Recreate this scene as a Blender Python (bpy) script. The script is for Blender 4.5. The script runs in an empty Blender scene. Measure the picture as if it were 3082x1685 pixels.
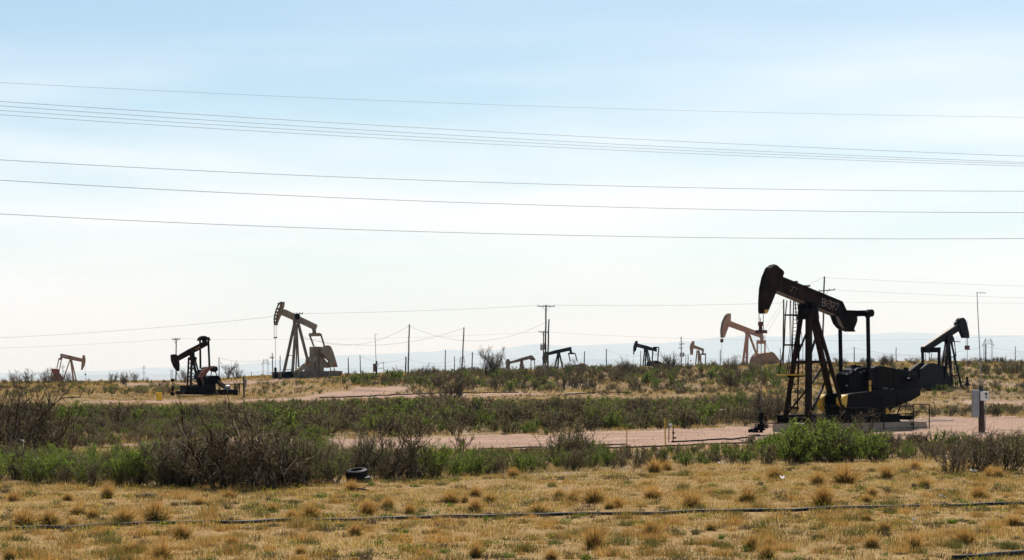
import bpy, math, random
import numpy as np
from mathutils import Vector, Matrix

random.seed(7)
R = np.random.default_rng(11)
scene = bpy.context.scene
COL = scene.collection

# ------------------------------------------------------------------ camera, sky, sun
F = 5800.0          # focal length in photo pixels (photo 3082 x 1685)
H = 3.2             # eye height above the near ground
CX, HY = 1541.0, 1130.0
cam = bpy.data.cameras.new("camera")
cam.lens = 36.0 * F / 3082.0
cam.sensor_width = 36.0
cam.shift_y = (HY - 842.5) / 3082.0
cam.clip_start = 0.5
cam.clip_end = 90000
camo = bpy.data.objects.new("camera", cam)
camo.location = (0, 0, H)
camo.rotation_euler = (math.radians(90), 0, 0)
COL.objects.link(camo)
scene.camera = camo

SUN_EL, SUN_AZ = math.radians(50), math.radians(12)
world = bpy.data.worlds.new("World")
scene.world = world
world.use_nodes = True
wn, wl = world.node_tree.nodes, world.node_tree.links
wn.clear()
wo = wn.new("ShaderNodeOutputWorld")
bg = wn.new("ShaderNodeBackground")
bg.inputs["Strength"].default_value = 0.064
sky = wn.new("ShaderNodeTexSky")
sky.sky_type = 'NISHITA'
sky.sun_disc = False
sky.sun_elevation = SUN_EL
sky.sun_rotation = SUN_AZ
sky.altitude = 900
sky.air_density = 1.0
sky.dust_density = 1.2
sky.ozone_density = 1.6
tc = wn.new("ShaderNodeTexCoord")
mp = wn.new("ShaderNodeMapping")
mp.inputs["Scale"].default_value = (1.6, 1.6, 12.0)
mp.inputs["Rotation"].default_value = (0.0, 0.10, 0.0)
wl.new(tc.outputs["Generated"], mp.inputs["Vector"])
nz = wn.new("ShaderNodeTexNoise")
nz.inputs["Scale"].default_value = 1.6
nz.inputs["Detail"].default_value = 5.0
nz.inputs["Roughness"].default_value = 0.5
wl.new(mp.outputs["Vector"], nz.inputs["Vector"])
cr = wn.new("ShaderNodeMapRange")
cr.inputs["From Min"].default_value = 0.34
cr.inputs["From Max"].default_value = 0.66
cr.inputs["To Min"].default_value = 0.0
cr.inputs["To Max"].default_value = 0.92
wl.new(nz.outputs["Fac"], cr.inputs["Value"])
mx = wn.new("ShaderNodeMixRGB")
mx.inputs["Color2"].default_value = (11.4, 11.6, 12.2, 1)
sz = wn.new("ShaderNodeSeparateXYZ"); wl.new(tc.outputs["Generated"], sz.inputs[0])
ez = wn.new("ShaderNodeMapRange"); ez.inputs["From Min"].default_value = 0.185; ez.inputs["From Max"].default_value = 0.12
ez.inputs["To Min"].default_value = 0.18; ez.inputs["To Max"].default_value = 1.0
wl.new(sz.outputs["Z"], ez.inputs["Value"])
mu = wn.new("ShaderNodeMath"); mu.operation = 'MULTIPLY'
wl.new(cr.outputs["Result"], mu.inputs[0]); wl.new(ez.outputs["Result"], mu.inputs[1]); wl.new(mu.outputs[0], mx.inputs["Fac"])
tint = wn.new("ShaderNodeMixRGB"); tint.blend_type = 'MULTIPLY'; tint.inputs["Fac"].default_value = 1.0
tint.inputs["Color2"].default_value = (0.97, 1.09, 1.07, 1)
wl.new(sky.outputs["Color"], tint.inputs["Color1"])
wl.new(tint.outputs["Color"], mx.inputs["Color1"])
wl.new(mx.outputs["Color"], bg.inputs["Color"])
wl.new(bg.outputs["Background"], wo.inputs["Surface"])

sun = bpy.data.lights.new("sun", 'SUN')
sun.energy = 4.2
sun.angle = math.radians(0.53)
sun.color = (1.0, 0.965, 0.915)
suno = bpy.data.objects.new("sun", sun)
sd = Vector((math.sin(SUN_AZ) * math.cos(SUN_EL), math.cos(SUN_AZ) * math.cos(SUN_EL), math.sin(SUN_EL)))
suno.rotation_euler = sd.to_track_quat('Z', 'Y').to_euler()
suno.location = (0, 0, 60)
COL.objects.link(suno)

vs = scene.view_settings
vs.view_transform = 'Standard'
vs.look = 'None'
vs.exposure = 0.60
vs.gamma = 1.0
vs.use_curve_mapping = False
scene.cycles.max_bounces = 6
scene.cycles.volume_bounces = 1
scene.cycles.transparent_max_bounces = 6
scene.cycles.use_denoising = True

# ------------------------------------------------------------------ helpers
def T(o, label=None, cat=None, group=None, kind=None):
    if label: o["label"] = label
    if cat: o["category"] = cat
    if group: o["group"] = group
    if kind: o["kind"] = kind
    return o

def empty(name, loc, rz=0.0, **k):
    o = bpy.data.objects.new(name, None)
    o.empty_display_size = 0.3
    o.location = loc
    o.rotation_euler = (0, 0, rz)
    COL.objects.link(o)
    return T(o, **k)

def link(name, me, parent=None, mat=None):
    o = bpy.data.objects.new(name, me)
    if mat is not None:
        me.materials.clear(); me.materials.append(mat)
    COL.objects.link(o)
    if parent is not None: o.parent = parent
    return o

class MB:
    """collects simple solids; build() links them as one mesh object"""
    def __init__(s): s.v = []; s.f = []
    def prism(s, A, B):
        n = len(A); b = len(s.v)
        s.v += [tuple(p) for p in A] + [tuple(p) for p in B]
        s.f.append(tuple(range(b, b + n)))
        s.f.append(tuple(reversed(range(b + n, b + 2 * n))))
        for i in range(n):
            j = (i + 1) % n
            s.f.append((b + j, b + i, b + n + i, b + n + j))
        return s
    def slab(s, pts, c0, c1):            # pts (X,Z) swept along Y
        return s.prism([(x, c0, z) for x, z in pts], [(x, c1, z) for x, z in pts])
    def box(s, x0, y0, z0, x1, y1, z1):
        return s.prism([(x0, y0, z0), (x1, y0, z0), (x1, y1, z0), (x0, y1, z0)],
                       [(x0, y0, z1), (x1, y0, z1), (x1, y1, z1), (x0, y1, z1)])
    def bar(s, p, q, w, h=None, w2=None):
        p, q = Vector(p), Vector(q); h = h or w; k = (w2 / w) if w2 else 1.0
        d = (q - p).normalized()
        side = Vector((0, 1, 0))
        if abs(d.dot(side)) > 0.9: side = Vector((1, 0, 0))
        u = (side - d * side.dot(d)).normalized(); n = d.cross(u)
        c = [(-.5, -.5), (.5, -.5), (.5, .5), (-.5, .5)]
        return s.prism([p + u * w * a + n * h * b for a, b in c], [q + u * w * k * a + n * h * k * b for a, b in c])
    def tube(s, pts, r, n=6, r2=None):
        pts = [Vector(p) for p in pts]; m = len(pts); b0 = len(s.v)
        up = Vector((0.13, 0.21, 1)).normalized()
        for i, p in enumerate(pts):
            d = (pts[min(i + 1, m - 1)] - pts[max(i - 1, 0)]).normalized()
            u = d.cross(up)
            if u.length < 0.05: u = d.cross(Vector((1, 0.3, 0)))
            u.normalize(); w = d.cross(u)
            rr = r if r2 is None else r + (r2 - r) * i / (m - 1)
            for k in range(n):
                a = 2 * math.pi * k / n
                s.v.append(tuple(p + u * rr * math.cos(a) + w * rr * math.sin(a)))
        for i in range(m - 1):
            for k in range(n):
                a, b = b0 + i * n + k, b0 + i * n + (k + 1) % n
                s.f.append((a, b, b + n, a + n))
        s.f.append(tuple(reversed(range(b0, b0 + n))))
        s.f.append(tuple(range(b0 + (m - 1) * n, b0 + m * n)))
        return s
    def ring(s, c, r, t, n=20, axis='Z', sx=1.0):
        pts = []
        for k in range(n):
            a = 2 * math.pi * k / n
            if axis == 'Z': pts.append((c[0] + r * sx * math.cos(a), c[1] + r * math.sin(a), c[2]))
            else: pts.append((c[0] + r * math.cos(a), c[1], c[2] + r * math.sin(a)))
        b0 = len(s.v); m = 5
        C = Vector(c)
        for p in pts:
            d = (Vector(p) - C).normalized()
            up = Vector((0, 0, 1)) if axis == 'Z' else Vector((0, 1, 0))
            for k in range(m):
                a = 2 * math.pi * k / m
                s.v.append(tuple(Vector(p) + d * t * math.cos(a) + up * t * math.sin(a)))
        for i in range(n):
            for k in range(m):
                a, b = b0 + i * m + k, b0 + i * m + (k + 1) % m
                a2, b2 = b0 + ((i + 1) % n) * m + k, b0 + ((i + 1) % n) * m + (k + 1) % m
                s.f.append((a, b, b2, a2))
        return s
    def build(s, name, mat, parent=None, bevel=0.0, smooth=False):
        me = bpy.data.meshes.new(name)
        me.from_pydata(s.v, [], s.f)
        me.materials.append(mat)
        me.update()
        if smooth:
            me.polygons.foreach_set("use_smooth", [True] * len(me.polygons))
        o = bpy.data.objects.new(name, me)
        COL.objects.link(o)
        if parent is not None: o.parent = parent
        import bmesh
        bm = bmesh.new(); bm.from_mesh(me)
        bmesh.ops.recalc_face_normals(bm, faces=bm.faces)
        bm.to_mesh(me); bm.free()
        if bevel:
            m = o.modifiers.new("bevel", 'BEVEL'); m.width = bevel; m.segments = 2; m.limit_method = 'ANGLE'
            m.angle_limit = math.radians(40)
        return o

def np_mesh(name, V, quads=None, tris=None, tint=None, mat=None):
    me = bpy.data.meshes.new(name)
    V = np.asarray(V, dtype=np.float32).reshape(-1, 3)
    me.vertices.add(len(V)); me.vertices.foreach_set("co", V.ravel())
    parts, starts, off = [], [], 0
    for f, k in ((quads, 4), (tris, 3)):
        if f is not None and len(f):
            f = np.asarray(f, dtype=np.int32).reshape(-1, k)
            parts.append(f.ravel()); starts.append(off + np.arange(len(f), dtype=np.int32) * k); off += f.size
    L = np.concatenate(parts); S = np.concatenate(starts)
    me.loops.add(len(L)); me.loops.foreach_set("vertex_index", L)
    me.polygons.add(len(S)); me.polygons.foreach_set("loop_start", S)
    me.update(calc_edges=True)
    if tint is not None:
        a = me.attributes.new("tint", 'FLOAT', 'FACE')
        a.data.foreach_set("value", np.asarray(tint, dtype=np.float32))
    if mat: me.materials.append(mat)
    return me

# --- materials
def nodes_of(name):
    m = bpy.data.materials.new(name); m.use_nodes = True
    nt = m.node_tree
    return m, nt.nodes, nt.links, nt.nodes["Principled BSDF"]

def ramp(n, stops):
    r = n.new("ShaderNodeValToRGB")
    e = r.color_ramp.elements
    while len(e) > 1: e.remove(e[-1])
    e[0].position = stops[0][0]; e[0].color = (*stops[0][1], 1)
    for p, c in stops[1:]:
        x = e.new(p); x.color = (*c, 1)
    return r

def paint(name, col, col2, rough=0.55, scale=3.0, metal=0.0, lo=0.42, hi=0.62, spec=0.4):
    """painted or weathered metal: base coat with streaky patches of col2"""
    m, n, l, b = nodes_of(name)
    t = n.new("ShaderNodeTexCoord"); mpp = n.new("ShaderNodeMapping")
    mpp.inputs["Scale"].default_value = (1, 1, 0.45)
    l.new(t.outputs["Object"], mpp.inputs["Vector"])
    a = n.new("ShaderNodeTexNoise"); a.inputs["Scale"].default_value = scale; a.inputs["Detail"].default_value = 8
    a.inputs["Roughness"].default_value = 0.65
    l.new(mpp.outputs["Vector"], a.inputs["Vector"])
    r = ramp(n, [(lo, col), (hi, col2)])
    l.new(a.outputs["Fac"], r.inputs["Fac"]); l.new(r.outputs["Color"], b.inputs["Base Color"])
    b.inputs["Roughness"].default_value = rough; b.inputs["Metallic"].default_value = metal
    b.inputs["Specular IOR Level"].default_value = spec
    bp = n.new("ShaderNodeBump"); bp.inputs["Strength"].default_value = 0.25; bp.inputs["Distance"].default_value = 0.01
    a2 = n.new("ShaderNodeTexNoise"); a2.inputs["Scale"].default_value = scale * 9
    l.new(t.outputs["Object"], a2.inputs["Vector"])
    l.new(a2.outputs["Fac"], bp.inputs["Height"]); l.new(bp.outputs["Normal"], b.inputs["Normal"])
    return m

M = {}
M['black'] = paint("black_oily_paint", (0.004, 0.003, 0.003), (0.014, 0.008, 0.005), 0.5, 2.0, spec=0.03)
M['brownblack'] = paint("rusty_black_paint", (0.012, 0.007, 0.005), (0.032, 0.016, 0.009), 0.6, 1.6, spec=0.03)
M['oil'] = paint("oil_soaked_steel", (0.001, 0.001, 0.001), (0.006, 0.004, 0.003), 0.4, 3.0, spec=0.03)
M['under'] = paint("tan_paint_and_lit_underside", (0.09, 0.07, 0.05), (0.16, 0.12, 0.08), 0.7, 2.0)  # tan fittings; on the bottom flange it paints in light
M['yellow'] = paint("yellow_safety_paint", (0.60, 0.36, 0.02), (0.40, 0.22, 0.02), 0.5, 5.0)
M['boxyellow'] = paint("box_yellow_paint", (0.95, 0.62, 0.02), (0.85, 0.50, 0.02), 0.5, 5.0)
M['tan'] = paint("tan_paint", (0.20, 0.15, 0.09), (0.28, 0.21, 0.13), 0.6, 1.2)
M['tandark'] = paint("tan_paint_grimy_and_sunlit", (0.10, 0.07, 0.045), (0.20, 0.145, 0.095), 0.6, 2.0)  # grimy tan; on pumpjack B's top flange it paints in sunlight
M['brown'] = paint("pinkish_brown_paint", (0.35, 0.170, 0.105), (0.43, 0.235, 0.15), 0.6, 1.0)
M['brown2'] = paint("mid_brown_paint", (0.23, 0.120, 0.065), (0.31, 0.175, 0.10), 0.6, 1.0)
M['rust'] = paint("red_rust", (0.13, 0.045, 0.022), (0.24, 0.095, 0.055), 0.8, 1.5)
M['redrust'] = paint("red_oxide_paint", (0.30, 0.07, 0.035), (0.22, 0.055, 0.03), 0.7, 1.5)
M['steel'] = paint("galvanised_steel", (0.30, 0.31, 0.32), (0.22, 0.23, 0.24), 0.5, 4.0, 0.3)
M['cable'] = paint("wire_rope", (0.10, 0.09, 0.08), (0.16, 0.14, 0.12), 0.6, 6.0)
M['wire'] = paint("weathered_conductor", (0.10, 0.085, 0.08), (0.14, 0.12, 0.11), 0.6, 0.5)
M['wood'] = paint("weathered_pole_wood", (0.045, 0.032, 0.024), (0.09, 0.065, 0.05), 0.9, 1.5)
M['woodgrey'] = paint("grey_weathered_wood", (0.13, 0.10, 0.08), (0.20, 0.155, 0.125), 0.9, 2.0)
M['concrete'] = paint("dusty_concrete", (0.30, 0.235, 0.175), (0.38, 0.30, 0.23), 0.9, 1.5)
M['concgrey'] = paint("grey_concrete", (0.20, 0.19, 0.17), (0.27, 0.25, 0.22), 0.9, 1.5)
M['white'] = paint("white_paint", (0.80, 0.79, 0.77), (0.68, 0.65, 0.61), 0.5, 6.0)
M['grey'] = paint("grey_cabinet_paint", (0.33, 0.34, 0.35), (0.26, 0.27, 0.28), 0.5, 3.0)
M['graffiti'] = paint("faded_white_lettering", (0.22, 0.20, 0.17), (0.13, 0.11, 0.09), 0.7, 9.0)
M['graffiti2'] = paint("faded_orange_lettering", (0.17, 0.08, 0.03), (0.10, 0.045, 0.02), 0.7, 9.0)
M['pinksign'] = paint("faded_pink_lettering_panel", (0.60, 0.38, 0.34), (0.48, 0.29, 0.24), 0.7, 6.0)
M['greysign'] = paint("faded_grey_panel", (0.44, 0.38, 0.35), (0.33, 0.27, 0.24), 0.7, 6.0)
M['rubber'] = paint("old_black_rubber", (0.003, 0.003, 0.003), (0.009, 0.009, 0.01), 0.6, 5.0, spec=0.15)
M['pipe'] = paint("black_poly_pipe", (0.006, 0.007, 0.009), (0.02, 0.02, 0.022), 0.65, 1.0, spec=0.15)
M['transf'] = paint("grey_transformer_paint", (0.20, 0.17, 0.15), (0.28, 0.24, 0.21), 0.6, 3.0)
M['lattice'] = paint("galvanised_lattice", (0.16, 0.16, 0.16), (0.22, 0.22, 0.22), 0.7, 0.2)
M['redvalve'] = paint("red_valve_paint", (0.12, 0.02, 0.015), (0.06, 0.02, 0.015), 0.6, 6.0)

def veg(name, stops, transl=0.35, rnd=0.25, rough=0.85):
    m, n, l, b = nodes_of(name)
    at = n.new("ShaderNodeAttribute"); at.attribute_name = "tint"
    oi = n.new("ShaderNodeObjectInfo")
    ma = n.new("ShaderNodeMath"); ma.operation = 'MULTIPLY_ADD'
    l.new(oi.outputs["Random"], ma.inputs[0]); ma.inputs[1].default_value = rnd; ma.inputs[2].default_value = -rnd / 2
    ad = n.new("ShaderNodeMath"); ad.operation = 'ADD'; ad.use_clamp = True
    l.new(at.outputs["Fac"], ad.inputs[0]); l.new(ma.outputs[0], ad.inputs[1])
    r = ramp(n, stops); l.new(ad.outputs[0], r.inputs["Fac"])
    l.new(r.outputs["Color"], b.inputs["Base Color"])
    b.inputs["Roughness"].default_value = rough
    b.inputs["Specular IOR Level"].default_value = 0.15
    if transl:
        tr = n.new("ShaderNodeBsdfTranslucent"); l.new(r.outputs["Color"], tr.inputs["Color"])
        ms = n.new("ShaderNodeMixShader"); ms.inputs[0].default_value = transl
        l.new(b.outputs[0], ms.inputs[1]); l.new(tr.outputs[0], ms.inputs[2])
        l.new(ms.outputs[0], n["Material Output"].inputs["Surface"])
    return m

M['twig'] = veg("shrub_twigs", [(0, (0.016, 0.011, 0.007)), (0.4, (0.105, 0.078, 0.042)), (0.85, (0.27, 0.20, 0.12)), (1, (0.50, 0.42, 0.34))], 0.0)
M['leaf'] = veg("shrub_leaves", [(0, (0.09, 0.11, 0.016)), (0.5, (0.185, 0.265, 0.028)), (1, (0.34, 0.49, 0.05))], 0.6)
M['olive'] = veg("dull_olive_leaves", [(0, (0.16, 0.115, 0.062)), (0.5, (0.25, 0.20, 0.09)), (1, (0.33, 0.30, 0.13))], 0.5)
M['brush'] = veg("mixed_brush", [(0, (0.05, 0.036, 0.022)), (0.2, (0.15, 0.112, 0.066)), (0.38, (0.28, 0.215, 0.135)),
                                 (0.40, (0.17, 0.125, 0.068)), (0.58, (0.31, 0.26, 0.12)),
                                 (0.60, (0.09, 0.105, 0.022)), (0.8, (0.19, 0.25, 0.038)), (1, (0.33, 0.44, 0.065))], 0.5, rnd=0.0)
M['grass'] = veg("dry_grass_blades", [(0, (0.10, 0.075, 0.03)), (0.12, (0.15, 0.145, 0.04)), (0.2, (0.21, 0.122, 0.034)), (0.5, (0.40, 0.250, 0.072)),
                                      (0.8, (0.56, 0.385, 0.125)), (1, (0.80, 0.66, 0.36))], 0.42, rnd=0.0)
M['bunch'] = veg("bunchgrass_blades", [(0, (0.06, 0.07, 0.016)), (0.35, (0.15, 0.145, 0.04)), (0.5, (0.32, 0.185, 0.048)), (0.8, (0.52, 0.295, 0.085)), (1, (0.68, 0.43, 0.15))], 0.45, rnd=0.14)
M['flower'] = veg("wildflower_leaves_and_petals", [(0, (0.05, 0.07, 0.02)), (0.55, (0.12, 0.15, 0.04)), (0.6, (0.60, 0.47, 0.02)), (1, (0.80, 0.66, 0.05))], 0.3, rnd=0)

# ------------------------------------------------------------------ terrain
def ypx(z, D): return HY - (z - H) * F / D
TP = np.array([-700, 0, 500, 860, 1240, 1700, 2100, 2500, 2800, 3082, 3800], float)
TD = [1, 30, 110, 135, 160, 190, 240, 290, 420, 650, 1000, 1500, 2500, 4500, 30000]
YROWS = {190: [1186, 1188, 1190, 1190, 1190, 1185, 1180, 1180, 1178, 1176, 1175],
         240: [1160, 1160, 1159, 1137, 1150, 1140, 1138, 1131, 1127, 1125, 1125],
         290: [1154, 1153, 1150, 1132, 1126, 1116, 1106, 1095, 1091, 1093, 1096],
         420: [1153, 1152, 1149, 1133, 1123, 1112, 1102, 1091, 1088, 1090, 1094],
         650: [1154, 1153, 1150, 1134, 1124, 1113, 1102, 1091, 1089, 1091, 1095]}
ZR = []
for D in TD:
    if D <= 110: ZR.append(np.zeros(11))
    elif D == 135: ZR.append(np.full(11, 0.05))
    elif D == 160: ZR.append(np.full(11, 0.42))
    elif D in YROWS: ZR.append(H + (HY - np.array(YROWS[D], float)) * D / F)
    else: ZR.append(np.full(11, {1000: -4.0, 1500: -18.0, 2500: -42.0, 4500: -60.0, 30000: -60.0}[D]))
ZR = np.array(ZR); LD = np.log(np.array(TD, float))

def zt(x, y):
    x = np.asarray(x, float); y = np.asarray(y, float)
    D = np.clip(y, 1.0, 29999.0)
    px = np.clip(CX + F * x / np.maximum(D, 25), TP[0], TP[-1] - 1e-3)
    i = np.clip(np.searchsorted(LD, np.log(D), side='right') - 1, 0, len(TD) - 2)
    t = (np.log(D) - LD[i]) / (LD[i + 1] - LD[i]); t = t * t * (3 - 2 * t) * 0.5 + t * 0.5
    j = np.clip(np.searchsorted(TP, px, side='right') - 1, 0, len(TP) - 2)
    u = (px - TP[j]) / (TP[j + 1] - TP[j]); u = u * u * (3 - 2 * u)
    z = (ZR[i, j] * (1 - u) + ZR[i, j + 1] * u) * (1 - t) + (ZR[i + 1, j] * (1 - u) + ZR[i + 1, j + 1] * u) * t
    amp = np.clip((y - 45) / 60, 0.35, 1.0) * np.clip(3 - y / 400, 0, 1)
    z = z + amp * (0.045 * np.sin(x * 0.31 + 1.3 * np.sin(y * 0.11)) + 0.04 * np.sin(y * 0.23 + x * 0.17) + 0.02 * np.sin(x * 1.3 + y * 0.9) + 0.02 * np.sin(x * 0.8 - y * 1.7))
    return z

DG = np.concatenate([np.arange(25, 300, 0.5), np.arange(300, 700, 4.0)])
def ground_px(px, py):
    """ground point seen at photo position px,py"""
    px = np.atleast_1d(np.asarray(px, float)); py = np.atleast_1d(np.asarray(py, float))
    X = (px[:, None] - CX) * DG[None] / F
    Y = np.broadcast_to(DG[None], X.shape)
    Z = zt(X, Y); yp = HY - (Z - H) * F / Y
    hit = yp <= py[:, None]
    k = np.where(hit.any(1), hit.argmax(1), len(DG) - 1)
    D = DG[k]; x = (px - CX) * D / F
    return np.stack([x, D, zt(x, D)], 1)
def gp(px, py): return tuple(float(a) for a in ground_px(px, py)[0])
def at(px, py, D): return ((px - CX) * D / F, D, H + (HY - py) * D / F)
def zg(x, y): return float(zt(x, y))

def inpoly(px, py, poly):
    c = np.zeros(px.shape, bool); n = len(poly)
    for i in range(n):
        x1, y1 = poly[i]; x2, y2 = poly[(i + 1) % n]
        if y1 == y2: continue
        c ^= ((y1 > py) != (y2 > py)) & (px < (x2 - x1) * (py - y1) / (y2 - y1) + x1)
    return c

DIRT = [
    [(180, 1344), (260, 1334), (430, 1338), (500, 1330), (900, 1322), (1240, 1316), (1700, 1305), (1850, 1296), (2100, 1288), (2300, 1276), (2600, 1264), (2750, 1257), (3082, 1255), (3800, 1255),
     (3800, 1330), (3082, 1322), (2700, 1326), (2300, 1340), (1700, 1357), (1240, 1353), (900, 1353), (500, 1347), (430, 1344), (330, 1350)],
    [(230, 1211), (380, 1206), (700, 1206), (900, 1194), (1030, 1178), (1080, 1165), (1240, 1164), (1250, 1172), (1160, 1186), (1400, 1184), (1900, 1181), (1700, 1190), (1200, 1197), (900, 1205), (500, 1212), (240, 1214)],
    [(330, 1153), (600, 1150), (880, 1141), (900, 1147), (650, 1160), (380, 1163)],
    [(2880, 1205), (3300, 1200), (3300, 1213), (2900, 1217)],
    [(1540, 1233), (2250, 1228), (2300, 1236), (1560, 1243)],
    [(2560, 1112), (2640, 1111), (2640, 1116), (2560, 1117)],
]
BELT_A = [(-500, 1385), (0, 1385), (450, 1380), (900, 1372), (1300, 1368), (1700, 1362), (2300, 1350), (2650, 1340), (3082, 1335), (3600, 1335),
          (3600, 1420), (3082, 1412), (2850, 1384), (2600, 1386), (2300, 1398), (2000, 1410), (1550, 1430), (1150, 1450), (900, 1464), (400, 1466), (0, 1452), (-500, 1455)]
BELT_B = [(-500, 1240), (200, 1238), (700, 1234), (1240, 1216), (1700, 1206), (2330, 1200), (2360, 1270), (2100, 1283), (1700, 1300), (1100, 1315), (500, 1310), (100, 1318), (-500, 1330)]
BELT_B2 = [(2780, 1222), (3082, 1222), (3600, 1222), (3600, 1252), (2780, 1252)]
BELT_C = [(1000, 1140), (1240, 1128), (1700, 1118), (2100, 1108), (2350, 1104), (2350, 1175), (1900, 1178), (1300, 1176), (1240, 1162), (1040, 1160)]
BELT_C2 = [(2820, 1120), (3082, 1110), (3600, 1108), (3600, 1198), (2900, 1198), (2820, 1160)]
BELT_D = [(-500, 1158), (500, 1155), (900, 1150), (1000, 1150), (1040, 1162), (700, 1180), (200, 1180), (-500, 1185)]

def smooth_noise(x, y, s, seed):
    r = np.random.default_rng(seed); g = r.random((64, 64))
    u = x / s; v = y / s
    i = np.floor(u).astype(int); j = np.floor(v).astype(int); fu = u - i; fv = v - j
    fu = fu * fu * (3 - 2 * fu); fv = fv * fv * (3 - 2 * fv)
    a = g[i % 64, j % 64]; b = g[(i + 1) % 64, j % 64]; c = g[i % 64, (j + 1) % 64]; d = g[(i + 1) % 64, (j + 1) % 64]
    return (a * (1 - fu) + b * fu) * (1 - fv) + (c * (1 - fu) + d * fu) * fv

# ground sheet
rows = np.concatenate([np.linspace(-30, 28, 12)[:-1], np.arange(28, 90, 0.35), np.arange(90, 180, 0.6), np.arange(180, 300, 0.9), np.geomspace(300, 1200, 60), np.geomspace(1300, 73000, 34)])
cols = np.linspace(-1, 1, 321)
hw = np.maximum(0.40 * rows + 12, 22)[:, None]
GX = cols[None] * hw; GY = np.broadcast_to(rows[:, None], GX.shape)
GZ = zt(GX, GY)
gpx = CX + F * GX / np.maximum(GY, 20); gpy = HY - (GZ - H) * F / np.maximum(GY, 20)
wob = (smooth_noise(GX, GY, 2.2, 1) - 0.5)
jx = gpx + wob * 60; jy = gpy + (smooth_noise(GX, GY, 1.6, 2) - 0.5) * 9 + (smooth_noise(GX, GY, 0.6, 12) - 0.5) * 4
dirt = np.zeros(GX.shape); brush = np.zeros(GX.shape)
vis = (GY > 30) & (GY < 600)
for p in DIRT: dirt[inpoly(jx, jy, p) & vis] = 1
for p in (BELT_A, BELT_B, BELT_B2, BELT_C, BELT_C2): brush[inpoly(jx, jy, p) & vis] = 1
brush = np.where((GY > 88) & (GY < 700), np.maximum(brush, .38), brush)
nr, nc = GX.shape
idx = np.arange(nr * nc).reshape(nr, nc)
quads = np.stack([idx[:-1, :-1], idx[:-1, 1:], idx[1:, 1:], idx[1:, :-1]], -1).reshape(-1, 4)
mg, n, l, b = nodes_of("prairie_ground")
ad_ = n.new("ShaderNodeAttribute"); ad_.attribute_name = "dirt"
ab_ = n.new("ShaderNodeAttribute"); ab_.attribute_name = "brush"
geo = n.new("ShaderNodeNewGeometry")
def noise_(scale, det=6):
    a = n.new("ShaderNodeTexNoise"); a.inputs["Scale"].default_value = scale; a.inputs["Detail"].default_value = det
    a.inputs["Roughness"].default_value = 0.6; l.new(geo.outputs["Position"], a.inputs["Vector"]); return a
n1, n2, n3 = noise_(0.45), noise_(6.0, 8), noise_(1.7)
rg = ramp(n, [(0.3, (0.14, 0.082, 0.030)), (0.5, (0.26, 0.158, 0.058)), (0.7, (0.40, 0.262, 0.105))]); l.new(n2.outputs["Fac"], rg.inputs["Fac"])
rd = ramp(n, [(0.3, (0.31, 0.185, 0.12)), (0.5, (0.42, 0.26, 0.175)), (0.7, (0.50, 0.335, 0.235))]); l.new(n2.outputs["Fac"], rd.inputs["Fac"])
rb = ramp(n, [(0.35, (0.15, 0.10, 0.058)), (0.65, (0.30, 0.21, 0.12))]); l.new(n3.outputs["Fac"], rb.inputs["Fac"])
m1 = n.new("ShaderNodeMixRGB"); l.new(ab_.outputs["Fac"], m1.inputs["Fac"]); l.new(rg.outputs["Color"], m1.inputs["Color1"]); l.new(rb.outputs["Color"], m1.inputs["Color2"])
n4 = noise_(0.22, 4); mr4 = n.new("ShaderNodeMapRange"); mr4.inputs["From Min"].default_value = .35; mr4.inputs["From Max"].default_value = .65
mr4.inputs["To Min"].default_value = 0.68; mr4.inputs["To Max"].default_value = 0.95; l.new(n4.outputs["Fac"], mr4.inputs["Value"])
wv = n.new("ShaderNodeMapping"); wv.inputs["Scale"].default_value = (.06, 1.3, 1); l.new(geo.outputs["Position"], wv.inputs["Vector"])
n5 = n.new("ShaderNodeTexNoise"); n5.inputs["Scale"].default_value = 1.0; n5.inputs["Detail"].default_value = 3; l.new(wv.outputs["Vector"], n5.inputs["Vector"])
mr5 = n.new("ShaderNodeMapRange"); mr5.inputs["From Min"].default_value = .35; mr5.inputs["From Max"].default_value = .65; mr5.inputs["To Min"].default_value = 0.70; mr5.inputs["To Max"].default_value = 1.05; l.new(n5.outputs["Fac"], mr5.inputs["Value"])
mm_ = n.new("ShaderNodeMath"); mm_.operation = 'MULTIPLY'; l.new(mr4.outputs[0], mm_.inputs[0]); l.new(mr5.outputs[0], mm_.inputs[1])
rdx = n.new("ShaderNodeVectorMath"); rdx.operation = 'SCALE'; l.new(rd.outputs["Color"], rdx.inputs[0]); l.new(mm_.outputs[0], rdx.inputs["Scale"])
m2 = n.new("ShaderNodeMixRGB"); l.new(ad_.outputs["Fac"], m2.inputs["Fac"]); l.new(m1.outputs["Color"], m2.inputs["Color1"]); l.new(rdx.outputs["Vector"], m2.inputs["Color2"])
l.new(m2.outputs["Color"], b.inputs["Base Color"]); b.inputs["Roughness"].default_value = 0.95; b.inputs["Specular IOR Level"].default_value = 0.1
bp = n.new("ShaderNodeBump"); bp.inputs["Strength"].default_value = 0.6; bp.inputs["Distance"].default_value = 0.05
l.new(n2.outputs["Fac"], bp.inputs["Height"]); l.new(bp.outputs["Normal"], b.inputs["Normal"])
me = np_mesh("ground", np.stack([GX, GY, GZ], -1), quads=quads, mat=mg)
for nm, arr in (("dirt", dirt), ("brush", brush)):
    a = me.attributes.new(nm, 'FLOAT', 'POINT'); a.data.foreach_set("value", arr.astype(np.float32).ravel())
me.polygons.foreach_set("use_smooth", np.ones(len(me.polygons), bool))
T(link("ground", me), kind="structure")

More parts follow.
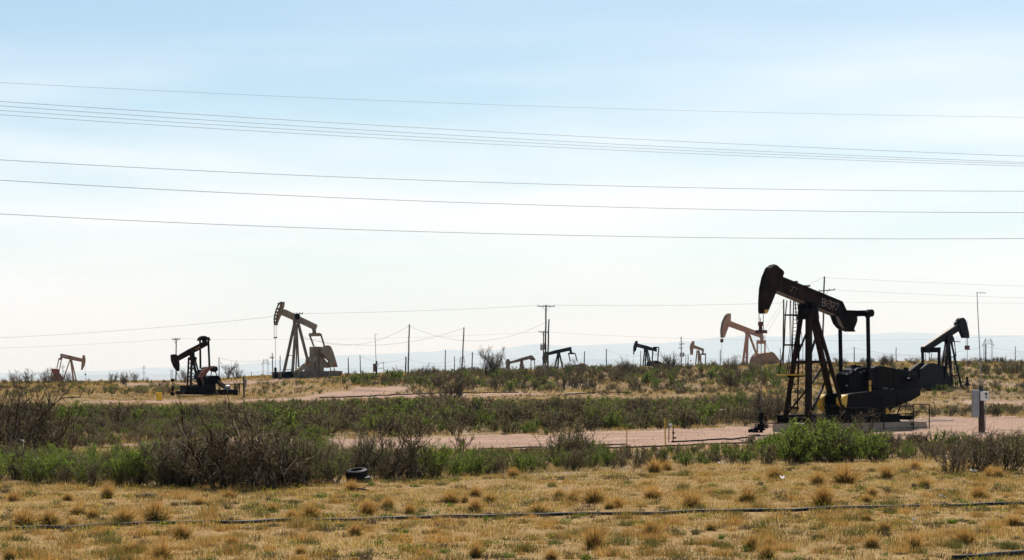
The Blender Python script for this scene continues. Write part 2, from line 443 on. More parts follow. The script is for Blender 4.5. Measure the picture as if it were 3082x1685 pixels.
# distant mountains
mh, n, l, b = nodes_of("distant_hills")
b.inputs["Base Color"].default_value = (0.16, 0.13, 0.10, 1); b.inputs["Roughness"].default_value = 1.0
tcn = n.new("ShaderNodeTexNoise"); tcn.inputs["Scale"].default_value = 0.002
g2 = n.new("ShaderNodeNewGeometry"); l.new(g2.outputs["Position"], tcn.inputs["Vector"])
rr_ = ramp(n, [(0.3, (0.10, 0.09, 0.06)), (0.7, (0.22, 0.17, 0.12))]); l.new(tcn.outputs["Fac"], rr_.inputs["Fac"]); l.new(rr_.outputs["Color"], b.inputs["Base Color"])
def hills(name, D0, prof, depth, seed):
    u = np.linspace(-1600, 4700, 260); v = np.linspace(0, 1, 14)
    P = np.interp(u, [p[0] for p in prof], [p[1] for p in prof])
    hh = (HY - P) * D0 / F
    hh = hh + (smooth_noise(u, u * 0, 130, seed) - 0.5) * 22 * D0 / 21000 + (smooth_noise(u, u * 0, 45, seed + 1) - 0.5) * 11 * D0 / 21000
    UU, VV = np.meshgrid(u, v)
    Y = D0 + (VV - 0.5) * depth
    X = (UU - CX) * D0 / F
    env = np.sin(np.pi * VV) ** 0.8
    Z = -62 + (hh[None] + 65) * env * (0.86 + 0.14 * smooth_noise(UU, VV * 900, 90, seed + 2) * np.where(VV == 0.5, 0, 1))
    i = np.arange(Z.size).reshape(Z.shape)
    q = np.stack([i[:-1, :-1], i[:-1, 1:], i[1:, 1:], i[1:, :-1]], -1).reshape(-1, 4)
    me = np_mesh(name, np.stack([X, Y, Z], -1), quads=q, mat=mh)
    me.polygons.foreach_set("use_smooth", np.ones(len(me.polygons), bool))
    T(link(name, me), kind="structure")
hills("mountains", 60000, [(-1600, 1120), (0, 1122), (300, 1114), (600, 1098), (860, 1080), (1000, 1070), (1180, 1060), (1260, 1052), (1500, 1045), (1600, 1032), (1750, 1030),
                           (1900, 1028), (2060, 1018), (2200, 1008), (2400, 998), (2700, 994), (2900, 999), (3082, 1006), (3600, 1016), (4700, 1030)], 6500, 31)
hills("foothills", 39000, [(-1600, 1128), (0, 1132), (400, 1126), (700, 1120), (1000, 1104), (1300, 1094), (1600, 1082), (1900, 1078), (2200, 1066), (2600, 1056), (2900, 1060), (3300, 1050), (4700, 1060)], 4600, 57)

# the air between: one closed box of thin haze
hz, n, l, b = nodes_of("thin_haze")
n.remove(b)
pv = n.new("ShaderNodeVolumePrincipled")
pv.inputs["Color"].default_value = (0.44, 0.70, 1.0, 1)
pv.inputs["Absorption Color"].default_value = (0.95, 0.95, 1, 1)
pv.inputs["Density"].default_value = 0.000044
pv.inputs["Anisotropy"].default_value = 0.1
l.new(pv.outputs[0], n["Material Output"].inputs["Volume"])
hb = MB().box(-36000, -300, -64, 36000, 75000, 1750)
T(hb.build("haze", hz), kind="stuff", label="thin pale blue haze over the far plain", cat="haze")



# ------------------------------------------------------------------ pumpjacks
JACKS = "pumpjacks standing across the oilfield"

class Rig:
    """local frame of one pumpjack: X towards the head, Y sideways, Z up; P() puts a photo position on the plane Y = c"""
    def __init__(s, name, px, D, yaw, head_left, label, z=None):
        s.ox = (px - CX) * D / F; s.oy = D
        s.oz = zg(s.ox, s.oy) if z is None else z
        a = math.radians(yaw)
        s.ux = (-math.cos(a), -math.sin(a)) if head_left else (math.cos(a), math.sin(a))
        s.uy = (-s.ux[1], s.ux[0])
        s.near = 1 if head_left else -1
        s.root = empty(name, (s.ox, s.oy, s.oz), math.atan2(s.ux[1], s.ux[0]), label=label, cat="pumpjack", group=JACKS)
    def P(s, px, py, c=0.0):
        c *= s.near
        dx, dz = (px - CX) / F, (HY - py) / F
        bx, by = s.ox + c * s.uy[0], s.oy + c * s.uy[1]
        # t*dx = bx + X*ux0 ; t = by + X*ux1
        X = (by * dx - bx) / (s.ux[0] - s.ux[1] * dx)
        t = by + X * s.ux[1]
        return (X, c, H + t * dz - s.oz)
    def poly(s, pts, c): return [(q[0], q[2]) for q in (s.P(x, y, c) for x, y in pts)]
    def slab(s, mb, pts, c0, c1, ref=None):
        ref = (c0 + c1) / 2 if ref is None else ref
        return mb.slab(s.poly(pts, ref), c0 * s.near, c1 * s.near)
    def bar(s, mb, a, b, w, h=None, w2=None): return mb.bar(s.P(*a), s.P(*b), w, h, w2)

def letters(rig, strokes, c, w, name, mat, parent):
    mb = MB()
    for st in strokes:
        pts = [rig.P(x, y, c) for x, y in st]
        for p, q in zip(pts, pts[1:]):
            if (Vector(p) - Vector(q)).length > 1e-4: mb.bar(p, q, 0.012, w)
    return mb.build(name, mat, parent)

# ---- the big black pumpjack in front
g = Rig("pumpjack", 2436, 110.2, 42, True, "big black pumpjack with white painted number 372 on its beam, nearest of all")
root = g.root
def part(name, mat, fn, bevel=0.012, parent=None, smooth=False):
    mb = MB(); fn(mb); return mb.build(name, M[mat], parent or root, bevel, smooth)
hw = 0.21
HEADP = [(2298.5, 938), (2298.5, 908), (2301, 868), (2308, 835), (2320, 806), (2333.8, 796), (2339, 797.5), (2359, 815), (2361, 821), (2357.6, 831), (2347, 856), (2337, 879), (2325, 909), (2313, 937), (2309, 943), (2301, 944)]
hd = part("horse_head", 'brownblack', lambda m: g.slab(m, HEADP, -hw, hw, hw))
part("warning_paint", 'yellow', lambda m: g.slab(m, [(2301, 932), (2313.5, 931), (2308.6, 942.3), (2302, 943)], hw, hw + 0.006, hw), 0, hd)
def fwire(m):
    for c in (-0.16, 0.16):
        m.tube([g.P(*q) for q in ((2284.5 + (c + .16) * 42, 998, c), (2284.5 + (c + .16) * 42, 940, c))], 0.02)
part("bridle_cable", 'cable', lambda m: m.tube([g.P(2284.5, 999, -0.17), g.P(2284.5, 938, -0.17)], 0.022), 0, hd)
part("bridle_cable", 'cable', lambda m: m.tube([g.P(2297.2, 999, 0.17), g.P(2297.2, 940, 0.17)], 0.022), 0, hd)
part("lifting_lug", 'black', lambda m: g.slab(m, [(2318, 803), (2324, 797), (2334, 794.5), (2334, 797), (2326, 800), (2320, 806)], -0.2, -0.05, 0), 0, hd)

def beam(m):
    g.slab(m, [(2352, 833), (2537, 909), (2547, 937), (2513, 948), (2337, 876), (2345, 856)], -0.13, 0.13, 0.13)
    g.slab(m, [(2350, 829.5), (2537.3, 906.8), (2537, 909.6), (2350, 832.5)], -0.2, 0.2, 0.2)
bm_ = part("walking_beam", 'brownblack', beam)
part("bottom_flange", 'under', lambda m: g.slab(m, [(2337, 877), (2513, 949.2), (2513, 945.6), (2337, 873.6)], -0.2, 0.2, 0.2), 0.004, bm_)  # light on the beam's underside, put into the colour as paler tan
part("beam_bracket", 'under', lambda m: g.slab(m, [(2416, 858), (2433, 858), (2433, 863), (2418, 858.5)], -0.15, 0.15), 0, bm_)
part("beam_stop", 'black', lambda m: g.slab(m, [(2391, 846), (2397, 845), (2398, 850), (2392, 849)], -0.1, 0.1), 0, bm_)
c_ = 0.142
def cq(pts): return [(2240 + x / 4.6925, 780 + y / 4.6925) for x, y in pts]
letters(g, [cq([(1106, 552), (1102, 658)]), cq([(1102, 556), (1138, 562), (1148, 585), (1136, 606), (1106, 606)]), cq([(1108, 610), (1136, 616), (1146, 640), (1132, 662), (1102, 657)]),
            cq([(1196, 592), (1218, 584), (1232, 600), (1224, 626), (1206, 634)]), cq([(1210, 634), (1232, 648), (1230, 678), (1208, 697), (1184, 686)]),
            cq([(1236, 606), (1284, 616), (1256, 668), (1246, 722)]), cq([(1240, 662), (1276, 670)]),
            cq([(1292, 646), (1304, 624), (1322, 622), (1334, 642), (1322, 672), (1284, 716), (1318, 727)])], c_, 0.050, "painted_number", M['graffiti'], bm_)
letters(g, [cq([(1152, 582), (1186, 588), (1188, 664), (1154, 660), (1152, 582)]), cq([(1152, 622), (1188, 626)])], c_, 0.05, "painted_letter", M['graffiti2'], bm_)
letters(g, [cq([(668, 380), (748, 412), (740, 438)]), cq([(690, 392), (668, 455), (645, 440)]), cq([(700, 470), (722, 482)])], c_, 0.035, "painted_mark", M['under'], bm_)

def tail(m): g.slab(m, [(2512, 944), (2537, 907), (2549, 933), (2581, 934), (2581, 966), (2571.5, 990), (2575.5, 998), (2559, 998), (2535, 988), (2523, 974)], -0.2, 0.2, 0.2)
part("tail_bracket", 'black', tail)
part("bracket_plate", 'under', lambda m: g.slab(m, [(2514, 950), (2524, 954), (2540, 987), (2536, 989), (2523, 975)], 0.2, 0.21, 0.2), 0)
eqc = g.P(2570, 943.5, 0)
def eq(m):
    m.bar((eqc[0], -1.22, eqc[2]), (eqc[0], 1.22, eqc[2]), 0.34, 0.34)
    m.tube([(eqc[0], 1.0, eqc[2]), (eqc[0], 1.34, eqc[2])], 0.22, 14)
    m.tube([(eqc[0], -1.34, eqc[2]), (eqc[0], -1.0, eqc[2])], 0.22, 14)
part("equalizer", 'black', eq, 0.03)
def pit(c, x0, y0, x1, y1):
    pm = part("pitman_arm", 'oil', lambda m: (g.bar(m, (x0, y0, c), (x1, y1, c), 0.13, 0.225), m.tube([tuple(Vector(g.P(x0, y0 - 4, c)) + Vector((0, -.1, 0))), tuple(Vector(g.P(x0, y0 - 4, c)) + Vector((0, .1, 0)))], 0.21, 14)))
    part("warning_band", 'yellow', lambda m: g.bar(m, (x1 - .4, y1 - 33, c), (x1, y1 - 19, c), 0.145, 0.21), 0, pm)
    part("warning_band", 'yellow', lambda m: g.bar(m, (x1 - .2, y1 - 17, c), (x1 + .2, y1, c), 0.145, 0.21), 0, pm)
pit(1.22, 2612, 950, 2616, 1178)
pit(-1.22, 2528, 955, 2532, 1180)
part("saddle_bearing", 'oil', lambda m: (g.slab(m, [(2416, 906), (2449, 917), (2452, 931), (2411, 931)], -0.26, 0.26, 0), m.tube([tuple(Vector(g.P(2432, 918, 0)) + Vector((0, -.4, 0))), tuple(Vector(g.P(2432, 918, 0)) + Vector((0, .4, 0)))], 0.17, 12)))
part("post_cap", 'black', lambda m: g.slab(m, [(2414, 931), (2451, 931), (2454, 961), (2410, 961)], -0.3, 0.3, 0))
LEGS = [((2411, 950, -.28), (2361, 1276, -1.3), .21), ((2434.5, 950, .28), (2433, 1286, 1.35), .29), ((2445, 950, -.28), (2511, 1240, -1.3), .27), ((2455, 950, .28), (2545, 1255, 1.35), .17)]
for a, b, w in LEGS:
    part("leg", 'brownblack', lambda m: g.bar(m, a, b, w, w))
for a, b, w in [((2383, 1091, -.8), (2437, 1090, .8), .15), ((2437, 1090, .8), (2500, 1089, .8), .12), ((2386, 1088, -.8), (2479, 1087, -.8), .10),
                ((2366, 1250, -1.25), (2434, 1165, .95), .10), ((2434, 1165, .95), (2474, 1108, -.75), .10),
                ((2446, 1232, 1.25), (2476, 1165, -1.0), .13), ((2476, 1165, -1.0), (2502, 1106, .9), .13),
                ((2396, 1080, -.75), (2428, 1000, .4), .09), ((2440, 1064, .6), (2465, 985, .35), .10), ((2374, 1226, -1.2), (2402, 1228, -.5), .13)]:
    part("cross_brace", 'brownblack', lambda m: g.bar(m, a, b, w), 0.004)
def ladder(m):
    g.bar(m, (2389, 896, -.75), (2379, 1238, -1.05), 0.05)
    g.bar(m, (2409, 905, -.45), (2400, 1238, -.55), 0.06)
    k = 0
    for y in np.arange(905, 1232, 11.5):
        f = (y - 896) / 342.0; g.bar(m, (2389 - 10 * f, y, -.75 - .3 * f), (2409 - 9 * f, y - 1, -.45 - .1 * f), 0.03)
lad = part("ladder", 'oil', ladder, 0)
def cage(m):
    h1, h2, h3 = g.P(2383, 948, -.7), g.P(2387, 1038, -.9), g.P(2378, 1128, -1.1)
    m.ring(h1, 0.40, 0.04); m.ring(h2, 0.56, 0.042)
    for k in range(7):
        a = 0.4 + k * 2 * math.pi / 7
        m.tube([(h1[0] + 0.3 * math.cos(a), h1[1] + 0.3 * math.sin(a), h1[2] + 0.85), (h1[0] + 0.40 * math.cos(a), h1[1] + 0.40 * math.sin(a), h1[2]),
                (h2[0] + 0.56 * math.cos(a), h2[1] + 0.56 * math.sin(a), h2[2]), (h3[0] + 0.72 * math.cos(a), h3[1] + 0.72 * math.sin(a), h3[2])], 0.021, 4)
part("safety_cage", 'oil', cage, 0, lad)
h3 = g.P(2378, 1128, -1.1)
part("cage_ring", 'yellow', lambda m: m.ring((h3[0], h3[1], h3[2]), 0.72, 0.045), 0, lad)
part("cage_arm", 'oil', lambda m: g.bar(m, (2371, 1133, -.9), (2419, 1131, -.7), 0.12), 0, lad)
part("handrail", 'oil', lambda m: m.tube([g.P(2412, 916, .3), g.P(2402, 910, .2), g.P(2402, 925, .2)], 0.02, 5), 0, lad)

part("gearbox", 'oil', lambda m: (g.slab(m, [(2539, 1250), (2536, 1128), (2541, 1122), (2548, 1121), (2553, 1113), (2565, 1107), (2583, 1106), (2640, 1112), (2660, 1250)], -0.5, 0.45, 0),
                                  m.tube([g.P(2551, 1121, -.3), g.P(2560, 1110, -.3), g.P(2583, 1108, -.3)], 0.2, 10)), 0.03)
part("lubricator_pipe", 'oil', lambda m: (m.tube([g.P(2567, 1103, .1), g.P(2584, 1103, .1), g.P(2605, 1108, .1), g.P(2625, 1109, .1)], 0.075, 8), m.tube([g.P(2576, 1103, .1), g.P(2576, 1096, .1)], 0.05, 6), g.slab(m, [(2566, 1098), (2571, 1098), (2571, 1106), (2566, 1106)], 0, .2)), 0)
part("belt_guard", 'black', lambda m: g.slab(m, [(2620, 1118), (2627, 1107), (2637, 1102), (2652, 1100.5), (2675, 1104.5), (2735, 1119.5), (2757, 1126), (2764, 1135), (2767, 1150), (2765, 1168), (2660, 1171), (2632, 1166), (2620, 1150)], 0.42, 0.8, .8), 0.03)
part("guard_seam", 'steel', lambda m: g.slab(m, [(2655, 1167.5), (2672, 1167), (2672, 1168.8), (2656, 1169.2)], 0.8, 0.83, .8), 0)
part("guard_seam", 'steel', lambda m: g.slab(m, [(2682, 1169.5), (2689, 1169.5), (2689, 1171), (2682, 1171)], 0.8, 0.83, .8), 0)
part("brake_drum", 'oil', lambda m: m.tube([tuple(Vector(g.P(2738, 1139, .8))), tuple(Vector(g.P(2738, 1139, 1.0)))], 0.2, 18), 0.01)
part("engine", 'oil', lambda m: (g.slab(m, [(2672, 1171), (2760, 1171), (2764, 1188), (2735, 1206), (2690, 1222), (2660, 1225)], -0.6, 0.7, .5), g.slab(m, [(2700, 1110), (2750, 1122), (2750, 1172), (2700, 1172)], -0.7, 0.3, 0)), 0.03)
def crank(nm, pts, c0, c1, ref, ypts):
    cr_ = part(nm, 'oil', lambda m: g.slab(m, pts, c0, c1, ref), 0.03)
    part("warning_end", 'yellow', lambda m: g.slab(m, ypts, c0 - 0.006 if c0 > 0 else c0 - .006, c1 + 0.006, ref), 0, cr_)
crank("counterweight", [(2533.5, 1199), (2541, 1192.5), (2553, 1187), (2569, 1183), (2590, 1181), (2640, 1175), (2700, 1171), (2762, 1169), (2766, 1177), (2745, 1198), (2706, 1221), (2676, 1235), (2640, 1231), (2594, 1228), (2547, 1226), (2535, 1216)], .9, 1.3, 1.3,
      [(2532.6, 1199), (2540.5, 1192), (2551.5, 1187.3), (2551, 1196), (2547.4, 1226.6), (2534.4, 1216.5)])
crank("counterweight", [(2474, 1198), (2481, 1190.5), (2492, 1186), (2521, 1182), (2600, 1180), (2660, 1200), (2620, 1236), (2520, 1240), (2490, 1238), (2478, 1222)], -1.3, -.9, -.9,
      [(2473.2, 1198), (2481, 1189.6), (2488, 1187.5), (2482, 1198), (2482, 1212), (2489, 1238.6), (2477.4, 1222.6)])
part("warning_marker", 'yellow', lambda m: g.slab(m, [(2668, 1227), (2671, 1229), (2678, 1240), (2669, 1250), (2662, 1257)], 1.31, 1.34, 1.31), 0)
part("warning_marker", 'yellow', lambda m: g.slab(m, [(2590, 1251), (2600, 1253), (2613, 1260), (2611, 1267), (2592, 1268)], 1.22, 1.25, 1.22), 0)
part("pedestal", 'oil', lambda m: g.slab(m, [(2545, 1222), (2688, 1222), (2676, 1252), (2552, 1252)], -.8, .8, .8), 0.02)
def skid(m):
    xa, xb = g.P(2394, 1270, 0)[0], g.P(2713, 1258, 1.45)[0]
    for c0, c1 in ((-1.45, -1.2), (1.2, 1.45)):
        m.box(xb, c0, .475, xa, c1, .53); m.box(xb, c0 + .09, .53, xa, c1 - .09, .89); m.box(xb, c0, .89, xa, c1, .945)
    for x in (2402, 2460, 2520, 2600, 2690):
        q = g.P(x, 1264, 0); m.bar((q[0], -1.3, .7), (q[0], 1.3, .7), 0.25)
    g.slab(m, [(2589, 1247), (2705, 1246), (2705, 1268), (2589, 1270)], -1.0, 1.0, 1.0)
part("skid_frame", 'oil', skid)
g.slab_bits = None
cp = empty("concrete_pad", (g.ox, g.oy, g.oz), root.rotation_euler.z, label="long pale concrete pad under the skid of the big black pumpjack", cat="concrete pad")
mb = MB(); zb = -0.15
A = g.poly([(2337, 1291), (2360, 1290), (2794, 1271)], 1.45)
zt_ = 0.47; A[0] = (g.P(2386, 1290, 0)[0], 0)
mb.slab([(A[0][0], zb), (A[0][0] - .1, zt_), (A[2][0] + .25, zt_), (A[2][0], zb)], -1.5, 1.5)
mb.build("pad", M['concrete'], cp, 0.02)
mb = MB(); q = g.P(2744, 1276, 1.52); mb.tube([(q[0], 1.48, q[2]), (q[0], 1.56, q[2])], 0.06, 8); mb.build("lifting_eye", M['oil'], cp)
for i_, (x_0, y_0, c0_, s0_) in enumerate([(2548, 1126, .47, .05), (2560, 1118, .47, .05), (2574, 1114, .47, .05), (2600, 1116, .47, .05), (2548, 1160, .47, .05), (2548, 1190, .47, .05), (2590, 1120, .47, .05)]):
    part("bolt", 'steel', lambda m: m.tube([(g.P(x_0, y_0, c0_)[0], c0_ - .02, g.P(x_0, y_0, c0_)[2]), (g.P(x_0, y_0, c0_)[0], c0_ + .03, g.P(x_0, y_0, c0_)[2])], s0_, 6), 0)
part("air_cleaner", 'oil', lambda m: m.tube([g.P(2726, 1116, .2), g.P(2727, 1109, .2), g.P(2727, 1107, .2)], .16, 12), 0.01)
part("hose", 'oil', lambda m: m.tube([g.P(2640, 1180, 1.35), g.P(2648, 1202, 1.42), g.P(2640, 1226, 1.4), g.P(2655, 1244, 1.3)], .03, 6), 0)
part("hose", 'oil', lambda m: m.tube([g.P(2590, 1106, .46), g.P(2600, 1130, .52), g.P(2594, 1156, .5), g.P(2610, 1176, .5)], .025, 6), 0)
part("brake_lever", 'oil', lambda m: (g.bar(m, (2700, 1248, 1.1), (2716, 1205, 1.25), .05), g.bar(m, (2714, 1208, 1.25), (2722, 1203, 1.25), .06)), 0)
part("stiffener_rib", 'black', lambda m: g.slab(m, [(2640, 1108), (2643, 1108), (2645, 1164), (2642, 1164)], .8, .84, .8), 0)
part("stiffener_rib", 'black', lambda m: g.slab(m, [(2690, 1112), (2693, 1113), (2694, 1164), (2691, 1164)], .8, .84, .8), 0)
part("hatch_cover", 'steel', lambda m: g.slab(m, [(2730, 1136), (2738, 1135), (2738, 1139), (2731, 1140)], 1.0, 1.02, 1.0), 0)
for xx_ in (2600, 2625, 2655, 2700):
    part("crank_rib", 'black', lambda m: g.slab(m, [(xx_, 1186), (xx_ + 2, 1186), (xx_ + 2, 1220), (xx_, 1221)], 1.3, 1.33, 1.3), 0)
# hanging gear and rod
rodc = g.P(2291, 1000, 0)
part("carrier_bar", 'redvalve', lambda m: (g.slab(m, [(2283, 993), (2299, 993), (2300, 1003), (2282, 1004)], -.24, .24, 0)), 0.01)
part("rod_clamp", 'redvalve', lambda m: (g.slab(m, [(2285, 968), (2294, 968), (2295, 979), (2291, 981), (2292, 993), (2286, 993), (2288, 981), (2284, 979)], -.08, .08, 0)), 0.01)
part("polished_rod", 'cable', lambda m: m.tube([g.P(2288.5, 956, 0), g.P(2291, 1000, 0), (rodc[0], 0, 1.0)], 0.022, 6), 0)

# wellhead of the big pumpjack
def wellhead(px, D, zb, lab, s=1.0, mat='oil', grp="wellheads under the pumpjack heads", rich=True, px_left=True):
    x = (px - CX) * D / F
    w = empty("wellhead", (x, D, zb), 0, label=lab, cat="wellhead", group=grp)
    m = MB(); m.tube([(0, 0, -0.1), (0, 0, 0.75 * s)], 0.11 * s, 8); m.tube([(0, 0, .12 * s), (0, 0, .2 * s)], 0.24 * s, 10); m.tube([(0, 0, .4 * s), (0, 0, .48 * s)], 0.22 * s, 10)
    m.tube([(0, 0, 0.2 * s), (0, 0, 0.42 * s)], 0.2 * s, 8)
    m.build("casing_head", M[mat], w)
    m = MB(); m.tube([(0, 0, .55 * s), (0, 0, .62 * s), (0, 0, .7 * s), (0, 0, 1.05 * s), (0, 0, 1.12 * s)], 0.09 * s, 8, 0.13 * s); m.tube([(0, 0, .78 * s), (0, 0, 1.02 * s)], 0.13 * s, 8)
    m.build("stuffing_box", M[mat], w)
    m = MB(); e = -1 if px_left else 1
    m.tube([(0, 0, .58 * s), (e * .5 * s, -.1, .58 * s)], 0.045 * s, 6); m.tube([(-.36 * s, 0, .3 * s), (.36 * s, 0, .3 * s)], 0.07 * s, 6)
    m.build("valve_tree", M['redvalve'], w)
    if rich:
        m = MB(); m.tube([(-.2, 0, .25), (-.42, -.05, .12), (-.72, -.1, .10)], 0.1, 8); m.tube([(-.30, -.1, .02), (-.30, -.1, .3)], 0.12, 8); m.tube([(-.52, -.1, .02), (-.52, -.1, .22)], 0.09, 8)
        m.box(-.48, -.35, 0, -.18, .1, .10); m.build("side_valve", M[mat], w, 0.01)
        m = MB(); m.ring((0.27, -.15, .35), .12, .02, 12, 'Y'); m.build("valve_wheel", M['redvalve'], w)
        m = MB(); m.ring((-.52, -.2, .27), .09, .018, 12, 'Z'); m.build("valve_wheel", M['redvalve'], w)
    return w
wpos = gp(2292, 1306)
rw = Vector((g.ox + rodc[0] * g.ux[0], g.oy + rodc[0] * g.ux[1], 0))
w1 = wellhead(CX + F * rw.x / rw.y, rw.y, zg(rw.x, rw.y), "black wellhead below the head of the big black pumpjack", 1.0)
mb = MB(); mb.tube([(rw.x, rw.y, w1.location.z + .52), (rw.x + 1.28, rw.y + .5, w1.location.z + .5)], .035, 6)
T(mb.build("bleed_line", M['redvalve']), "short dark red pipe from the near wellhead to the black skid", "pipe")

# rail fence round the rear of the near unit
rf = empty("guard_rail", (g.ox, g.oy, g.oz), root.rotation_euler.z, label="thin dark pipe guard rail round the rear of the big black pumpjack", cat="guard rail")
def rail(a, b, r=0.028):
    mb = MB(); mb.tube([g.P(*a), g.P(*b)], r, 6); mb.build("rail", M['oil'], rf)
def post(px, y0, c):
    mb = MB(); q = g.P(px, y0, c); mb.tube([q, (q[0], q[1], -0.05)], 0.034, 6); mb.build("post", M['oil'], rf)
for px in (2749, 2797): post(px, 1216, 1.9)
for px in (2660, 2572): post(px, 1228, 1.9)
rail((2749, 1216, 1.9), (2797, 1217, 1.9), 0.024); rail((2749, 1239, 1.9), (2797, 1240, 1.9)); rail((2660, 1289, 1.9), (2797, 1285, 1.9), .014)
rail((2560, 1229, 1.9), (2749, 1221, 1.9)); rail((2560, 1252, 1.9), (2749, 1244, 1.9))
mb = MB(); mb.tube([g.P(2733, 1203, 1.4), g.P(2729, 1212, 1.5), g.P(2724, 1232, 1.55), g.P(2725, 1250, 1.55), g.P(2732, 1262, 1.55), g.P(2745, 1268, 1.55)], 0.028, 6)
mb.build("conduit_loop", M['oil'], root)

# ---- the other pumpjacks, each from its own measurements
def jack(px, D, yaw, head_left, label, mats, spec, z=None):
    g = Rig("pumpjack", px, D, yaw, head_left, label, z)
    m1_, m2_ = mats; k = D / F      # metres per photo pixel
    def part(name, mat, fn, bevel=0.0, parent=None):
        mb = MB(); fn(mb); return mb.build(name, M[mat], parent or g.root, bevel)
    hwid = spec.get('hw', 0.18)
    head = part("horse_head", spec.get('mhead', m1_), lambda m: g.slab(m, spec['head'], -hwid, hwid, 0), 0.01)
    for s_ in spec.get('head_extra', []): part(s_[0], s_[1], lambda m: g.slab(m, s_[2], s_[3], s_[4], s_[5] if len(s_) > 5 else None), 0, head)
    bm = part("walking_beam", spec.get('mbeam', m1_), lambda m: g.slab(m, spec['beam'], -.14, .14, 0), 0.01)
    for s_ in spec.get('beam_extra', []): part(s_[0], s_[1], lambda m: g.slab(m, s_[2], s_[3], s_[4], s_[5] if len(s_) > 5 else None), 0, bm)
    if 'tail' in spec: part("tail_bracket", m2_, lambda m: g.slab(m, spec['tail'], -.13, .13, 0), 0.01)
    ex, ey, ew, eh = spec['eq']
    e0 = g.P(ex, ey, 0)
    part("equalizer", spec.get('meq', m1_), lambda m: m.bar((e0[0], -ew, e0[2]), (e0[0], ew, e0[2]), .28, eh), 0.02)
    for i, (a, b) in enumerate(spec['pit']):
        part("pitman_arm", m2_, lambda m: g.bar(m, a, b, spec.get('pw', .13)))
    if 'saddle' in spec: part("saddle_bearing", m2_, lambda m: g.slab(m, spec['saddle'], -.25, .25, 0))
    for a, b, w in spec['legs']: part("leg", spec.get('mleg', m1_), lambda m: g.bar(m, a, b, w))
    for a, b, w in spec.get('braces', []): part("cross_brace", spec.get('mleg', m1_), lambda m: g.bar(m, a, b, w))
    for s_ in spec.get('slabs', []): part(s_[0], s_[1], lambda m: g.slab(m, s_[2], s_[3], s_[4], s_[5] if len(s_) > 5 else None), 0.015)
    for s_ in spec.get('bars', []): part(s_[0], s_[1], lambda m: g.bar(m, s_[2], s_[3], s_[4]))
    for s_ in spec.get('tubes', []): part(s_[0], s_[1], lambda m: m.tube([g.P(*q) for q in s_[2]], s_[3], s_[4] if len(s_) > 4 else 6))
    if 'ladder' in spec:
        (a, b), (c, d), nr_ = spec['ladder']
        def lf(m):
            g.bar(m, a, b, .05); g.bar(m, c, d, .05)
            A, B, C, D_ = [Vector(g.P(*q)) for q in (a, b, c, d)]
            for i in range(nr_): f = (i + .5) / nr_; m.bar(A.lerp(B, f), C.lerp(D_, f), .035)
        part("ladder", m2_, lf)
    rx, ry0, ry1, rb = spec['rod']      # rod: px, head bottom y, carrier y, lower end z above ground
    for dxx in spec.get('cab', (-2, 2)):
        part("bridle_cable", 'cable', lambda m: m.tube([g.P(rx + dxx, ry0, 0), g.P(rx + dxx, ry1, 0)], .02, 5), 0, head)
    cw, ch = spec.get('carrier', (5, 6))
    part("carrier_bar", spec.get('mcar', 'redvalve'), lambda m: g.slab(m, [(rx - cw, ry1 - ch / 2), (rx + cw, ry1 - ch / 2), (rx + cw, ry1 + ch / 2), (rx - cw, ry1 + ch / 2)], -.12, .12, 0))
    q = g.P(rx, ry1, 0)
    part("polished_rod", 'cable', lambda m: m.tube([q, (q[0], 0, rb)], .028, 5))
    if spec.get('rodtop'): part("rod_end", 'cable', lambda m: m.tube([g.P(rx, spec['rodtop'], 0), q], .02, 5))
    wx = g.ox + q[0] * g.ux[0]; wy = g.oy + q[0] * g.ux[1]
    return g, (wx, wy)

